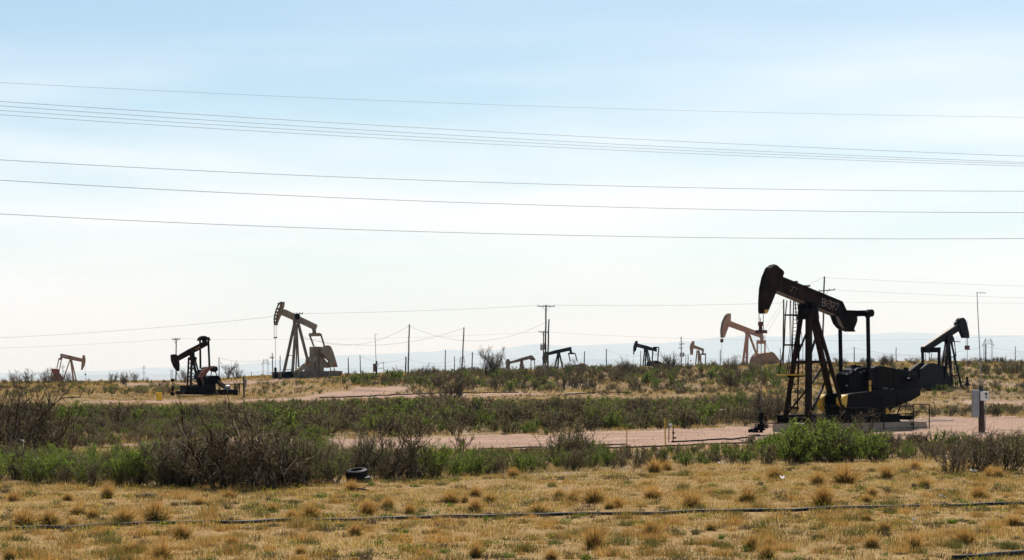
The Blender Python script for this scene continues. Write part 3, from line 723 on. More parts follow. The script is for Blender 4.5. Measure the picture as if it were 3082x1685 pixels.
# B: dark one at the right behind the big one
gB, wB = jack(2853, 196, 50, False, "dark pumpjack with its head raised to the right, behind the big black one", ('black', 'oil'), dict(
    hw=.2, head=[(2882, 962), (2887, 957), (2896, 956), (2902, 963), (2907, 980), (2912, 1003), (2912.5, 1017.5), (2898, 1017), (2888, 993), (2881, 981)],
    head_extra=[("head_latch", 'oil', [(2872, 972), (2878, 966), (2881, 960), (2886, 958), (2882, 972), (2876, 979)], -.1, .1)],
    beam=[(2778, 1044), (2876, 978), (2884, 975), (2888, 993), (2798, 1052), (2784, 1058)],
    beam_extra=[("top_flange", 'tandark', [(2776, 1043), (2875, 976), (2876, 978.5), (2777, 1045.5)], -.2, .2)],  # sunlit top of the black beam, painted as a lighter strip
    tail=[(2784, 1046), (2800, 1040), (2803, 1054), (2796, 1062), (2785, 1060)],
    eq=(2801, 1053, 1.05, .5), meq='black', pit=[((2776.5, 1045, -1.05), (2777.5, 1108, -1.05)), ((2826.5, 1045, 1.05), (2826, 1110, 1.05))], pw=.22,
    saddle=[(2847, 1012), (2861, 1009), (2866, 1020), (2864, 1029), (2846, 1029)],
    legs=[((2846, 1026, -.2), (2829, 1170, -1.0), .13), ((2853, 1028, .2), (2842, 1172, 1.0), .24), ((2855, 1028, -.2), (2866, 1168, -1.0), .24), ((2862, 1026, .2), (2896, 1174, 1.0), .15)],
    braces=[((2836, 1074, -.4), (2877, 1074, .4), .09), ((2840, 1132, -.7), (2886, 1130, .7), .1), ((2832, 1130, -.7), (2856, 1090, .4), .08), ((2856, 1140, .6), (2873, 1096, -.4), .08)],
    slabs=[("gearbox", 'oil', [(2764, 1172), (2764, 1108), (2771, 1098), (2782, 1094), (2800, 1094), (2812, 1097), (2828, 1103), (2846, 1140), (2850, 1150), (2848, 1172)], -.55, .55, 0),
           ("belt_guard", 'black', [(2730, 1125), (2734, 1116), (2765, 1092), (2773, 1091), (2783, 1096), (2775, 1115), (2750, 1150), (2735, 1150)], .6, .9),
           ("counterweight", 'oil', [(2768, 1110), (2790, 1094), (2806, 1093), (2822, 1101), (2832, 1116), (2836, 1140), (2850, 1143), (2850, 1160), (2760, 1165)], .95, 1.25),
           ("counterweight", 'oil', [(2768, 1110), (2790, 1100), (2822, 1106), (2832, 1118), (2836, 1140), (2760, 1150)], -1.25, -.95),
           ("engine", 'oil', [(2736, 1176), (2736, 1132), (2768, 1128), (2768, 1176)], -.6, .6, 0),
           ("warning_sign", 'tandark', [(2839, 1054), (2848, 1051), (2848, 1071), (2836, 1072)], 1.0, 1.02),
           ("skid_frame", 'oil', [(2738, 1163), (2846, 1163), (2850, 1164), (2897, 1166), (2897, 1176), (2738, 1180)], -1.1, 1.1, 1.1)],
    bars=[("work_platform", 'oil', (2866, 1027, .6), (2890, 1028, .6), .07), ("platform_post", 'oil', (2872, 1028, .5), (2878, 1072, .7), .05)],
    ladder=(((2866, 1022, .1), (2877, 1166, .3)), ((2873, 1024, .4), (2882, 1166, .7)), 13),
    rod=(2911, 1014, 1046, .3), cab=(-3.5, 0, 1.5), carrier=(4.5, 13), rodtop=964))
mb = MB(); kk = 196 / F
cpB = empty("concrete_pad", gB.root.location, gB.root.rotation_euler.z, label="grey concrete slab under the dark pumpjack at the right", cat="concrete pad")
gB.slab(mb, [(2752, 1177), (2897, 1177), (2896, 1196), (2757, 1196)], -1.2, 1.2, 1.2); mb.build("pad", M['concgrey'], cpB)
wellhead(CX + F * wB[0] / wB[1], wB[1], zg(*wB) , "dark wellhead beside the right-hand dark pumpjack, left of the meter pole", 1.0, 'oil', rich=False)

# C: large tan one, left of centre
HC = [(831, 978), (829.5, 952), (833, 934), (838, 921), (846.5, 908), (857, 908), (855.5, 923), (852.6, 930), (847, 947), (840, 963.5), (834, 978)]
gC, wC = jack(893, 240, 40, True, "tan pumpjack with a slotted head and square counterweight, left of the tall bare posts", ('tan', 'tandark'), dict(
    hw=.04, head=[(831.5, 978), (834, 955), (839, 936), (845, 920), (849, 908), (857, 908), (855.5, 923), (852.6, 930), (847, 947), (840, 963.5), (834.5, 978)],
    head_extra=[("head_rail", 'tandark', [(825.6, 978), (825, 963), (826, 949), (830, 933), (836, 919), (841.5, 910), (847, 907), (849, 908), (843, 913), (838.5, 921), (833, 934), (829, 950), (828, 964), (828.5, 978)], -.2, -.08, -.1),
                ("head_rail", 'rust', [(830, 978), (831, 955), (836, 936), (843, 918), (847, 909), (850, 909), (846, 920), (840, 937), (835, 956), (833.5, 978)], .08, .2, .1)] +
               [("head_web", 'tandark', [(x0, y0), (x0 + 7, y0 + .5), (x0 + 6, y0 + 6), (x0 - 1, y0 + 5)], -.2, .2, 0) for x0, y0 in ((838, 911), (833.5, 926.5), (830, 936.5), (827.6, 946), (826, 956), (826, 966), (827, 973))],
    beam=[(852.6, 930), (860, 932), (954, 977.5), (951, 990), (947, 994), (938, 989), (880, 962), (846, 947)],
    beam_extra=[("beam_clamp", 'black', [(886, 948), (891, 943), (901, 948), (898, 964), (886, 962)], -.2, .2)],
    tail=[(939, 988), (949, 992), (950.5, 1001), (951, 1004), (941, 1004), (942, 996)],
    eq=(947, 1007, 1.12, .42), pit=[((932, 1008, -1.12), (946, 1046, -1.12)), ((965, 1004, 1.12), (977, 1044, 1.12))], pw=.16,
    saddle=[(885, 961), (897, 961), (899, 972), (884, 972)], mleg='tandark',
    legs=[((887, 970, -.2), (854, 1122, -1.1), .27), ((891, 975, .2), (880, 1124, 1.1), .27), ((897, 970, .15), (928, 1092, 1.0), .27), ((893, 975, -.2), (899, 1104, -1.0), .16)],
    braces=[((867, 1070, -.7), (885, 1070, .7), .08), ((857, 1112, -1.0), (880, 1112, 1.0), .08), ((880, 1010, -.3), (890, 1000, .3), .14)],
    slabs=[("gearbox", 'tan', [(937, 1078), (937, 1044), (944, 1042.5), (969, 1044), (975, 1052), (975, 1078)], -.45, .45, 0),
           ("pedestal", 'tan', [(931, 1118), (937, 1074), (975, 1074), (975, 1118)], -.6, .6, .6),
           ("pedestal_rib", 'tandark', [(947, 1078), (951, 1078), (951, 1117), (947, 1117)], .6, .68), ("pedestal_rib", 'tandark', [(959, 1078), (963, 1078), (963, 1117), (959, 1117)], .6, .68),
           ("counterweight", 'tan', [(969, 1046), (977, 1040), (986, 1038.5), (994, 1043), (1001, 1059), (1008, 1082), (1014.5, 1104.5), (994, 1105.5), (987, 1096), (990, 1085), (979, 1076), (973, 1070), (966, 1062)], .8, 1.2),
           ("crank_arm", 'tandark', [(962, 1050), (970, 1052), (992, 1078), (990, 1088), (978, 1078), (962, 1066)], .6, .8),
           ("belt_guard", 'tan', [(972, 1106), (973, 1078), (977, 1084), (986, 1093), (992, 1104), (990, 1107)], -.2, .6, .4),
           ("warning_end", 'redrust', [(1010, 1092), (1014.8, 1104.7), (1003, 1104.9), (1003, 1100)], 1.2, 1.21),
           ("warning_end", 'redrust', [(920, 1091), (929, 1088), (935, 1090), (924, 1098)], 1.06, 1.1),
           ("engine", 'redrust', [(1008, 1128), (1008, 1115), (1027, 1117), (1027, 1128)], -.6, .6, .3),
           ("skid_frame", 'tandark', [(848, 1119), (880, 1117), (1026, 1116), (1026, 1132), (848, 1140)], -1.1, 1.1, 1.1),
           ("front_skid_box", 'oil', [(848, 1121), (876, 1117), (882, 1119), (882, 1139), (849, 1140)], 1.1, 1.2)],
    bars=[("diagonal_strut", 'tan', (893, 1119, .9), (950, 1076, .7), .5), ("guard_post", 'oil', (995, 1106, .5), (995, 1118, .5), .08), ("guard_post", 'oil', (1005, 1106, .5), (1007, 1118, .5), .08)],
    rod=(829, 978, 1016, .5), cab=(-4.2, -1.5, 3.5), carrier=(4, 4)))
wellhead(CX + F * wC[0] / wC[1], wC[1], zg(*wC), "small dark wellhead under the slotted head of the tan pumpjack", 1.25, 'oil', rich=False)

# D: dark one at the left with its tail up
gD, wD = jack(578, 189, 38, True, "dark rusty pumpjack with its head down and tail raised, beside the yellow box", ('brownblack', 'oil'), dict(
    hw=.16, head=[(515, 1069), (519, 1066), (529, 1066), (533.5, 1071.4), (537, 1086), (539, 1100), (537.5, 1117), (532, 1116), (523, 1103), (516, 1085)],
    beam=[(533, 1071.4), (564, 1053), (617, 1026), (622, 1029), (625.5, 1038.5), (582, 1062), (537, 1086)],
    beam_extra=[("rust_panel", 'rust', [(586, 1048), (601, 1041), (603, 1047), (590, 1054)], .14, .145)],
    tail=[(608, 1020), (618, 1019), (623, 1030), (625, 1039), (614, 1034), (610, 1028)],
    eq=(615, 1018.5, .86, .25), pit=[((602, 1021, -.86), (603.5, 1110, -.86)), ((627, 1024, .86), (630.5, 1106, .86))], pw=.15,
    saddle=[(573, 1066), (582, 1061), (583, 1080), (576, 1080)],
    legs=[((568, 1078, -.2), (564, 1164, -.85), .14), ((577, 1078, .2), (574, 1166, .85), .17), ((580, 1080, -.2), (599, 1162, -.85), .2), ((586, 1078, .2), (610, 1164, .85), .12)],
    braces=[((571 - i * .5, 1092 + i * 14, .3), (577, 1098 + i * 14, -.2 - i * .1), .06) for i in range(5)] + [((577, 1090 + i * 16, -.3), (588 + i * 3, 1097 + i * 16, .5), .07) for i in range(5)] +
           [((566, 1132, -.6), (592, 1132, .6), .09), ((568, 1110, -.6), (582, 1109, .6), .07), ((578, 1142, .7), (604, 1156, -.7), .08)],
    slabs=[("post_cap", 'black', [(569, 1075), (584, 1073), (589, 1077), (587, 1085), (571, 1084)], -.28, .28, 0),
           ("equalizer_hood", 'brownblack', [(596, 1023), (599, 1017), (604, 1012.5), (611, 1010.5), (618, 1012), (630, 1021), (630.5, 1025), (624, 1023), (616, 1018), (609, 1018), (603, 1024), (597, 1026)], -.25, .25, 0),
           ("counterweight", 'rust', [(595, 1135), (604, 1121), (617, 1109), (628, 1104), (634, 1107), (626, 1118), (613, 1133), (600, 1136)], .7, 1.0),
           ("counterweight", 'rust', [(603, 1108), (615, 1104), (632, 1103), (640, 1101), (652, 1103), (655, 1112), (653, 1115), (645, 1112), (630, 1114), (612, 1114)], -.6, -.3),
           ("crank_guard", 'brownblack', [(633, 1107), (650, 1103), (654, 1113), (648, 1120), (634, 1117)], .4, .7),
           ("gearbox", 'oil', [(588, 1142), (594, 1122), (604, 1112), (616, 1122), (612, 1136), (630, 1130), (650, 1130), (657, 1136), (657, 1146), (640, 1158), (612, 1158), (606, 1138)], -.5, .5, 0),
           ("pedestal", 'oil', [(612, 1136), (652, 1133), (656, 1146), (644, 1160), (616, 1162)], -.5, .5, .5),
           ("lower_skid", 'black', [(562, 1160), (650, 1158), (650, 1176), (562, 1176)], -.7, .7, .7),
           ("skid_frame", 'oil', [(553, 1177), (600, 1173), (715, 1172), (717, 1178), (717, 1190), (556, 1187)], -.9, .9, .9)],
    bars=[("belt_arm", 'brownblack', (652, 1146, .3), (674, 1163, .3), .35), ("guard_strut", 'oil', (638, 1115, 0), (634, 1132, 0), .07), ("guard_strut", 'oil', (646, 1114, .2), (653, 1130, .3), .07),
          ("guard_strut", 'oil', (594, 1130, .6), (608, 1164, .6), .1), ("guard_strut", 'rust', (607, 1134, .6), (612, 1160, .6), .12),
          ("rail_post", 'oil', (660, 1160, .85), (660, 1174, .85), .07), ("rail_post", 'oil', (706, 1156, .85), (707, 1172, .85), .08), ("rail_post", 'oil', (721, 1156, .85), (721, 1190, .85), .07),
          ("rail", 'oil', (650, 1158, .85), (721, 1157, .85), .05)],
    tubes=[("engine", 'steel', [(674, 1166, .2), (690, 1165, .2)], .22, 12)],
    rod=(519.5, 1112, 1144, .3), cab=(-5.5, -2.5, .5), carrier=(3.4, 9), mcar='oil'))
wellhead(CX + F * wD[0] / wD[1], wD[1], zg(*wD), "thin dark wellhead under the lowered head, right of the yellow box", .9, 'oil', rich=False)

# E: rust-coloured one at far left
gE, wE = jack(214, 425, 30, False, "rust-brown pumpjack facing right at the far left of the skyline", ('brown2', 'rust'), dict(
    hw=.15, head=[(248, 1071), (251, 1068.5), (255, 1069), (257, 1080), (257, 1090), (254.5, 1100), (247.5, 1114), (244, 1113), (246, 1091), (248, 1080)],
    beam=[(182, 1064), (190, 1065), (249, 1079), (249, 1090), (181.5, 1076)],
    beam_extra=[("faded_panel", 'greysign', [(188, 1068), (203, 1071), (202, 1075), (187.5, 1073)], .14, .16)],
    tail=[(181, 1075), (186, 1076), (186.5, 1081), (182, 1080)],
    eq=(181.5, 1080, .95, .38), meq='rust', pit=[((177, 1080, -.95), (171, 1110, -.95)), ((185.5, 1079, .95), (179, 1112, .95))], pw=.17,
    legs=[((211, 1082, 0), (191, 1140, 0), .2), ((213, 1082, -.2), (222, 1152, -1.1), .3), ((215, 1082, .2), (231, 1152, 1.1), .24)], mleg='brown2',
    slabs=[("gearbox", 'redrust', [(156, 1109), (164, 1110), (176, 1111), (178, 1116), (176, 1126), (163, 1126), (159, 1123), (157, 1118)], -.6, .6, 0),
           ("counterweight", 'rust', [(165, 1124), (177, 1123), (187, 1137), (190, 1154), (172, 1154), (170, 1140), (166, 1154), (152, 1154), (158, 1134)], -.9, .9, 0)],
    rod=(257, 1100, 1127, .3), cab=(-.5,), carrier=(1.8, 5), mcar='oil'))

# F: pinkish brown one right of centre
gF, wF = jack(2252, 340, 36, True, "pinkish brown pumpjack with faded pink panel, just left of the big black one", ('brown', 'brown'), dict(
    hw=.17, head=[(2174, 1016.4), (2171, 995), (2175, 970), (2184, 950), (2191, 943), (2198.5, 943.4), (2198, 966), (2192, 983), (2184, 1003), (2179.5, 1015.6)],
    head_extra=[("face_plate", 'tandark', [(2170.5, 1016), (2169.5, 994), (2173.5, 970), (2183, 949), (2190, 943), (2191, 944), (2176, 970), (2172.4, 994), (2173, 1016)], -.2, .2, 0)],
    beam=[(2198, 966), (2294, 1003), (2296, 1012), (2288, 1016), (2192, 982)],
    beam_extra=[("faded_panel", 'pinksign', [(2256, 993), (2270, 998), (2270, 1002), (2256, 998)], .14, .16)],
    tail=[(2288, 1006), (2295, 1004), (2298, 1018), (2295, 1024), (2289, 1024)],
    eq=(2291, 1029, 1.1, .65), pit=[((2279, 1024, -1.1), (2279.5, 1070, -1.1)), ((2302.5, 1024, 1.1), (2302, 1070, 1.1))], pw=.2,
    saddle=[(2243, 999), (2254, 1001), (2258, 1006), (2246, 1007)],
    legs=[((2247.5, 1004, -.2), (2234, 1108, -1.2), .3), ((2250, 1004, .2), (2247, 1110, 1.2), .32), ((2254, 1004, .1), (2283, 1082, .6), .28)],
    braces=[((2240, 1060, -.7), (2249, 1054, .7), .1), ((2238, 1080, -.9), (2247, 1072, .9), .1)],
    slabs=[("crank_guard", 'brown2', [(2272, 1100), (2275, 1084), (2280, 1072), (2287, 1063.5), (2298, 1061.5), (2310, 1061), (2318, 1058), (2326, 1062.5), (2336, 1075), (2346, 1089), (2352, 1104)], -1.0, 1.0, .6),
           ("inspection_plate", 'white', [(2317, 1090), (2323, 1091), (2323, 1093), (2318, 1093)], 1.0, 1.03)],
    tubes=[("brake_cable", 'cable', [(2300, 1006, .3), (2305, 1034, .5), (2317, 1060, .6)], .03, 5)],
    rod=(2172.5, 1015, 1025, .3), cab=(-1.5, 2), carrier=(3.4, 11)))

# G: small tan one beyond the transformer pole
gG, wG = jack(2104, 620, 35, True, "small distant tan pumpjack between the transformer pole and the pinkish brown pumpjack", ('brown2', 'tan'), dict(
    hw=.25, head=[(2079, 1068), (2077, 1046), (2079, 1035), (2085, 1026), (2089, 1027), (2088.6, 1038), (2086, 1048), (2084, 1068)],
    beam=[(2088, 1038), (2117, 1049), (2118.5, 1053), (2116, 1056), (2086, 1048)],
    tail=[(2113, 1052), (2118.5, 1051), (2117, 1066), (2113, 1066)],
    eq=(2116, 1066, 1.15, .5), pit=[((2109, 1067, -1.15), (2110, 1098, -1.15)), ((2123.5, 1062, 1.15), (2123.5, 1100, 1.15))], pw=.25,
    legs=[((2098, 1054, -.2), (2093, 1104, -1.2), .28), ((2102, 1054, .2), (2103, 1104, 1.2), .4), ((2103, 1056, .1), (2112, 1104, .8), .42)],
    slabs=[("crank_guard", 'brown2', [(2108, 1108), (2110, 1097), (2120, 1095), (2130, 1108)], -.8, .8, .6)],
    rod=(2079, 1068, 1086, .3), cab=(0,), carrier=(1.2, 4)))

# H: small dark one, centre right
gH, wH = jack(1944, 560, 35, True, "small distant black pumpjack with humped tail, left of the transformer pole", ('black', 'oil'), dict(
    hw=.22, head=[(1906.6, 1058.4), (1907, 1044), (1910, 1034.5), (1913.4, 1026), (1918, 1025.5), (1918.5, 1034), (1915.7, 1044), (1913.4, 1054), (1909, 1059.5)],
    beam=[(1917, 1033), (1924, 1035), (1945, 1040), (1963, 1046), (1970, 1043), (1975, 1043), (1976.5, 1050), (1976, 1058.5), (1962, 1055), (1948, 1053), (1936, 1049), (1915.7, 1044)],
    beam_extra=[("rust_patch", 'rust', [(1918, 1038), (1928, 1040), (1926, 1042.5), (1917.5, 1040)], .14, .16)],
    eq=(1974, 1045, 1.1, .35), pit=[((1965, 1047, -1.1), (1963, 1092, -1.1)), ((1983, 1045, 1.1), (1979, 1092, 1.1))], pw=.26,
    legs=[((1940, 1052, -.2), (1935, 1104, -1.2), .28), ((1944.5, 1055, .2), (1941.5, 1104, 1.2), .32), ((1945, 1057, -.1), (1953, 1096, -.8), .3), ((1949, 1055, .2), (1959, 1096, .9), .3)],
    braces=[((1936, 1084, -.9), (1944, 1084, .9), .15), ((1938, 1068, -.6), (1944, 1066, .6), .14)],
    slabs=[("saddle_plate", 'black', [(1939, 1048), (1949, 1050), (1948, 1060), (1940, 1060)], -.3, .3, 0),
           ("crank_guard", 'oil', [(1953, 1102), (1956, 1089), (1968, 1086), (1978, 1085), (1992, 1092), (1998, 1102)], -.8, .8, .6)],
    rod=(1907.5, 1058, 1063, .3), cab=(0,), carrier=(1.4, 6), mcar='oil', rodtop=1028))

# I: dark one right of the pole cluster
gI, wI = jack(1681, 480, 35, True, "distant black pumpjack with raised tail, directly behind the cluster of poles", ('black', 'oil'), dict(
    hw=.2, head=[(1636, 1094), (1633, 1078), (1636, 1064), (1641, 1058), (1648, 1058), (1649, 1066), (1648, 1076), (1643, 1092)],
    beam=[(1647, 1061), (1668, 1054.5), (1718.5, 1043.5), (1719.5, 1054), (1696, 1059.5), (1648, 1069.5)],
    tail=[(1713, 1053), (1719.5, 1052), (1722, 1062), (1717, 1063)],
    eq=(1720, 1063.5, 1.1, .42), pit=[((1711, 1063, -1.1), (1716.5, 1088, -1.1)), ((1731, 1063, 1.1), (1737.5, 1088, 1.1))], pw=.2,
    legs=[((1680, 1060, -.2), (1668, 1112, -1.2), .3), ((1682, 1060, .2), (1678.5, 1112, 1.2), .3), ((1683, 1060, .1), (1695, 1112, .8), .3)],
    slabs=[("crank_guard", 'rust', [(1722, 1104), (1735, 1097), (1748, 1098), (1756, 1093), (1762, 1096), (1765, 1104)], -.8, .8, .6)],
    rod=(1635, 1090, 1098, .3), cab=(0,), carrier=(1.4, 4)))

# J: brown one half sunk behind the brush
gJ, wJ = jack(1570, 430, 35, True, "low brown pumpjack half hidden behind brush, left of the pole cluster", ('tandark', 'tandark'), dict(
    hw=.2, head=[(1523.5, 1110), (1523, 1092), (1524.5, 1084), (1527, 1080), (1531, 1081), (1535, 1088), (1534, 1095), (1532, 1110)],
    beam=[(1530, 1089), (1560, 1080), (1599, 1068), (1600.5, 1079), (1580, 1084), (1534, 1095)],
    tail=[(1597, 1072), (1602, 1070), (1608, 1077), (1609, 1084), (1600, 1085), (1598, 1080)],
    eq=(1603, 1081, .95, .3), pit=[((1598, 1084, -.95), (1598.5, 1112, -.95)), ((1608.5, 1084, .95), (1610, 1112, .95))], pw=.15,
    legs=[((1569, 1084, -.2), (1564, 1118, -.8), .28), ((1571, 1084, .2), (1572, 1118, .8), .28), ((1572, 1085, .1), (1577, 1118, .6), .22)],
    rod=(1524, 1100, 1108, .3), cab=(0,), carrier=(1.4, 4)))

# ------------------------------------------------------------------ poles, wires, towers
POLEG = "wooden poles along the skyline"
def pole(px, ytop, D, wpx, label, lean=0.0, arms=(), transf=(), grp=POLEG, mat='wood', name="utility_pole", cat="utility pole", braces=True):
    x, y, z1 = at(px, ytop, D); z0 = zg(x, y); k = D / F
    o = empty(name, (x + lean * k, y, z0), 0, label=label, cat=cat, group=grp)
    h = z1 - z0; r = wpx * k / 2
    mb = MB(); n_ = 7
    pts = [(-lean * k * i / n_ + 0.02 * math.sin(i * 2.1 + px), 0, -0.4 + (h + .4) * i / n_) for i in range(n_ + 1)]
    mb.tube(pts, r * 1.12, 8, r * .85); mb.build("pole", M[mat], o)
    for (yy, xl, xr, tilt) in arms:
        za = H + (HY - yy) * k - z0; off = -lean * k
        m = MB(); m.bar((off + (xl - px) * k, -r - .05, za - tilt * k), (off + (xr - px) * k, -r - .05, za + tilt * k), .11, .13)
        a = m.build("crossarm", M['wood'], o)
        nI = 4
        for i in range(nI):
            f = (i + .12) / (nI - .76); xx = off + (xl - px) * k * (1 - f) + (xr - px) * k * f; zz = za - tilt * k * (1 - 2 * f)
            m = MB(); m.tube([(xx, -r - .05, zz + .05), (xx, -r - .05, zz + .2), (xx, -r - .05, zz + .26)], .055, 6, .03); m.build("insulator", M['transf'], a)
        if braces:
            m = MB(); w_ = (xr - xl) * k * .25
            m.bar((off, -r - .06, za - .75), (off + w_, -r - .06, za - .05), .04); m.bar((off, -r - .06, za - .75), (off - w_, -r - .06, za - .05), .04); m.build("arm_brace", M['wood'], o)
    for (tx, ty0, ty1, tw) in transf:
        m = MB(); zA, zB = H + (HY - ty1) * k - z0, H + (HY - ty0) * k - z0; xx = (tx - px) * k
        m.tube([(xx, -.2, zA), (xx, -.2, zA + .08), (xx, -.2, zB - .06), (xx, -.2, zB)], tw * k / 2, 12, tw * k / 2 * .98)
        t = m.build("transformer", M['transf'], o)
        m = MB(); m.tube([(xx + .1, -.2, zB), (xx + .1, -.2, zB + .22)], .05, 6); m.tube([(xx - .12, -.2, zB), (xx - .12, -.2, zB + .22)], .05, 6); m.build("bushing", M['woodgrey'], t)
    return o
pole(1643.5, 917, 292, 5.2, "tallest pole of the central cluster, with one long crossarm at its top", -3, [(921.5, 1618, 1670, 0)])
pole(1652, 960, 288, 5.0, "thick pole with no crossarm, rightmost of the central cluster", -4)
pole(1636, 996, 330, 4.0, "short pole with two grey transformers, leftmost of the central cluster", -1, [(999.5, 1621, 1649, -1)], [(1630.5, 1037, 1054, 7), (1642, 1036, 1052, 8)])
pole(2481, 832, 262, 5.2, "tall pole with a drooping crossarm behind the beam of the big black pumpjack", -7, [(874, 2463, 2513, 2)])
pole(2359, 901, 284, 5.4, "bare pole standing behind the ladder of the big black pumpjack", -2)
pole(530, 1018, 300, 3.6, "pole with crossarm behind the lowered head of the dark rusty pumpjack", 0, [(1021, 519, 543, .4)])
pole(894.5, 942, 262, 4.0, "pole hidden behind the legs of the tan pumpjack, crossarm above its beam", -4, [(944.5, 885, 912, .7)], braces=False)
pole(1232, 976, 272, 4.4, "tall bare post with wires at its top, left one of two", -4)
pole(1396.5, 985, 276, 4.2, "tall bare post with wires at its top, right one of two", -7)
SMALL = [(1048, 1076, 3.2, 1, "short thick pole just right of the tan pumpjack's skid"), (1083.5, 1069, 2.8, 2, "slender short pole between the tan pumpjack and the antenna mast"),
         (1222, 1073, 4.6, -2, "short stout pole just left of the left tall bare post"), (1341, 1053, 3.2, -2, "mid-height pole left of the right tall bare post"),
         (1368, 1072, 2.6, 0, "slender short pole close left of the right tall bare post"), (1422, 1060, 3.6, -2, "short pole just right of the right tall bare post"),
         (1759.5, 1057, 3.4, -2, "short pole right of the distant black pumpjack behind the pole cluster"), (1825, 1050, 3.2, 0, "lone pole left of the small distant black pumpjack"),
         (1928.5, 1056, 2.6, 0, "slender pole seen under the beam of the small distant black pumpjack"), (2064, 1066, 1.8, 0, "thin post right of the transformer pole, left one of two"),
         (2071, 1065, 2.6, 0, "thicker post right of the transformer pole, right one of two"), (2168, 1052, 2.8, 0, "short pole below the head of the pinkish brown pumpjack"),
         (2348.5, 1046, 2.2, 0, "short pole left of the bare pole behind the ladder"), (2571, 1044, 3.0, 0, "short pole between the pitman arms of the big black pumpjack"),
         (2697, 1045, 2.6, 0, "lone short pole above the belt guard of the big black pumpjack"), (2967.5, 1036, 3.6, -1, "short dark pole in front of the frame tower at the right"),
         (3056, 1042, 2.4, 0, "short pole near the right edge of the picture"), (843, 1070, 3.0, 0, "short pole left of the tan pumpjack's front leg"),
         (659, 1075, 2.8, 1, "bare pole right of the dark rusty pumpjack's tail"), (2785.5, 1060, 1.6, 0, "thin post seen between the pitman arms of the right-hand dark pumpjack, leftmost"),
         (2797, 1060, 2.2, 0, "thin post between the pitman arms of the right-hand dark pumpjack, middle"), (2804, 1061, 2.0, 0, "thin post between the pitman arms of the right-hand dark pumpjack, rightmost")]
for px, yt, w, ln, lb in SMALL: pole(px, yt, 345 + (px * 7) % 60, w, lb, ln, grp=POLEG)
pole(819.5, 1062, 335, 3.0, "small pole with a short crossarm left of the tan pumpjack", 2, [(1077, 813, 825, 0)], braces=False)
pole(2050, 1013, 420, 3.2, "pole with two crossarms and grey transformers between the two small pumpjacks", 1, [(1035.5, 2044, 2060, .6), (1047.5, 2042, 2055, 0)], [(2047.5, 1063, 1074, 6), (2055.5, 1062, 1073, 7)], braces=False)

def post_(name, px, y0, y1, wpx, mat, label, cat, lean=0, cap=None):
    p = gp(px, y1); k = p[1] / F; hh = (y1 - y0) * k
    mb = MB(); mb.tube([(p[0], p[1], p[2] - .15), (p[0] + lean * k * .5, p[1], p[2] + hh * .5), (p[0] + lean * k, p[1], p[2] + hh)], wpx * k / 2, 8)
    return T(mb.build(name, M[mat]), label, cat)
post_("marker_post", 1887, 1286, 1352, 3.4, 'yellow', "yellow marker post by the flowline, shorter one, further left", "marker post", -1)
post_("marker_post", 2003, 1259, 1346, 4.0, 'yellow', "taller yellow marker post by the flowline beside the riser", "marker post", -2)
post_("marker_post", 2135.5, 1187, 1212, 2.6, 'yellow', "small yellow post in the green brush, further from the road", "marker post")
post_("marker_post", 757, 1119, 1145, 2.0, 'yellow', "thin pale yellow post on the skyline left of the tan pumpjack", "marker post")
post_("stake", 1614, 1202, 1234, 3.0, 'rust', "rusty red stake standing in the middle brush", "stake")
post_("stake", 1394.5, 1323, 1362, 3.6, 'oil', "short black stake standing at the edge of the dirt road", "stake")
post_("stake", 457, 1143, 1156, 3.0, 'wood', "small dark stake on the skyline left of the dark rusty pumpjack", "stake")

# riser with white cap by the flowline
p = gp(2026, 1332); k = p[1] / F
rs = empty("riser_valve", p, 0, label="dark riser pipe with a white dome beside the taller yellow post", cat="riser")
mb = MB(); mb.tube([(0, 0, -.1), (0, 0, .72)], .03, 6); mb.build("pipe", M['oil'], rs)
mb = MB(); mb.tube([(-.2, 0, -.1), (-.2, 0, .68), (-.18, 0, .78)], .024, 6); mb.build("pipe", M['oil'], rs)
mb = MB(); mb.tube([(-.12, 0, .80), (-.12, 0, .87), (-.12, 0, .90)], .085, 10, .05); mb.tube([(-.12, 0, .6), (-.12, 0, .8)], .02); mb.build("dome", M['white'], rs)
mb = MB(); mb.tube([(-.05, -.05, .46), (.06, -.05, .46)], .05, 8); mb.tube([(.0, -.05, .22), (.14, -.05, .22)], .05, 8); mb.build("valve", M['redvalve'], rs)

# meter pole at the right
p = gp(2955, 1300); k = p[1] / F
mp_ = empty("meter_pole", p, 0, label="stout wooden pole with white meter box and grey cabinet by the dirt road", cat="meter pole")
z_ = lambda y: (1300 - y) * k
x_ = lambda px: (px - 2955) * k
mb = MB(); mb.tube([(0, 0, -.3), (x_(2952), 0, z_(1160))], 9.6 * k, 12, 8.6 * k); mb.build("post", M['wood'], mp_, smooth=True)
mb = MB(); mb.box(x_(2925), -.30, z_(1256), x_(2944), .05, z_(1174)); cb = mb.build("cabinet", M['grey'], mp_, .015)
mb = MB(); mb.box(x_(2926), -.315, z_(1215) , x_(2943), -.302, z_(1213.5)); mb.build("cabinet_seam", M['steel'], cb)
mb = MB(); mb.box(x_(2946.5), -.42, z_(1206), x_(2972), -.20, z_(1178)); bx_ = mb.build("meter_box", M['white'], mp_, .012)
mb = MB(); mb.tube([(x_(2962.5), -.425, z_(1186)), (x_(2962.5), -.46, z_(1186))], 3.4 * k, 12); mb.build("meter_dial", M['rubber'], bx_)
mb = MB(); mb.box(x_(2960), -.427, z_(1199), x_(2965.5), -.421, z_(1192)); mb.build("label_plate", M['transf'], bx_)
mb = MB(); mb.tube([(x_(2962), -.28, z_(1206)), (x_(2962), -.26, z_(1290)), (x_(2959), -.25, -.1)], .022, 6); mb.build("conduit", M['steel'], mp_)
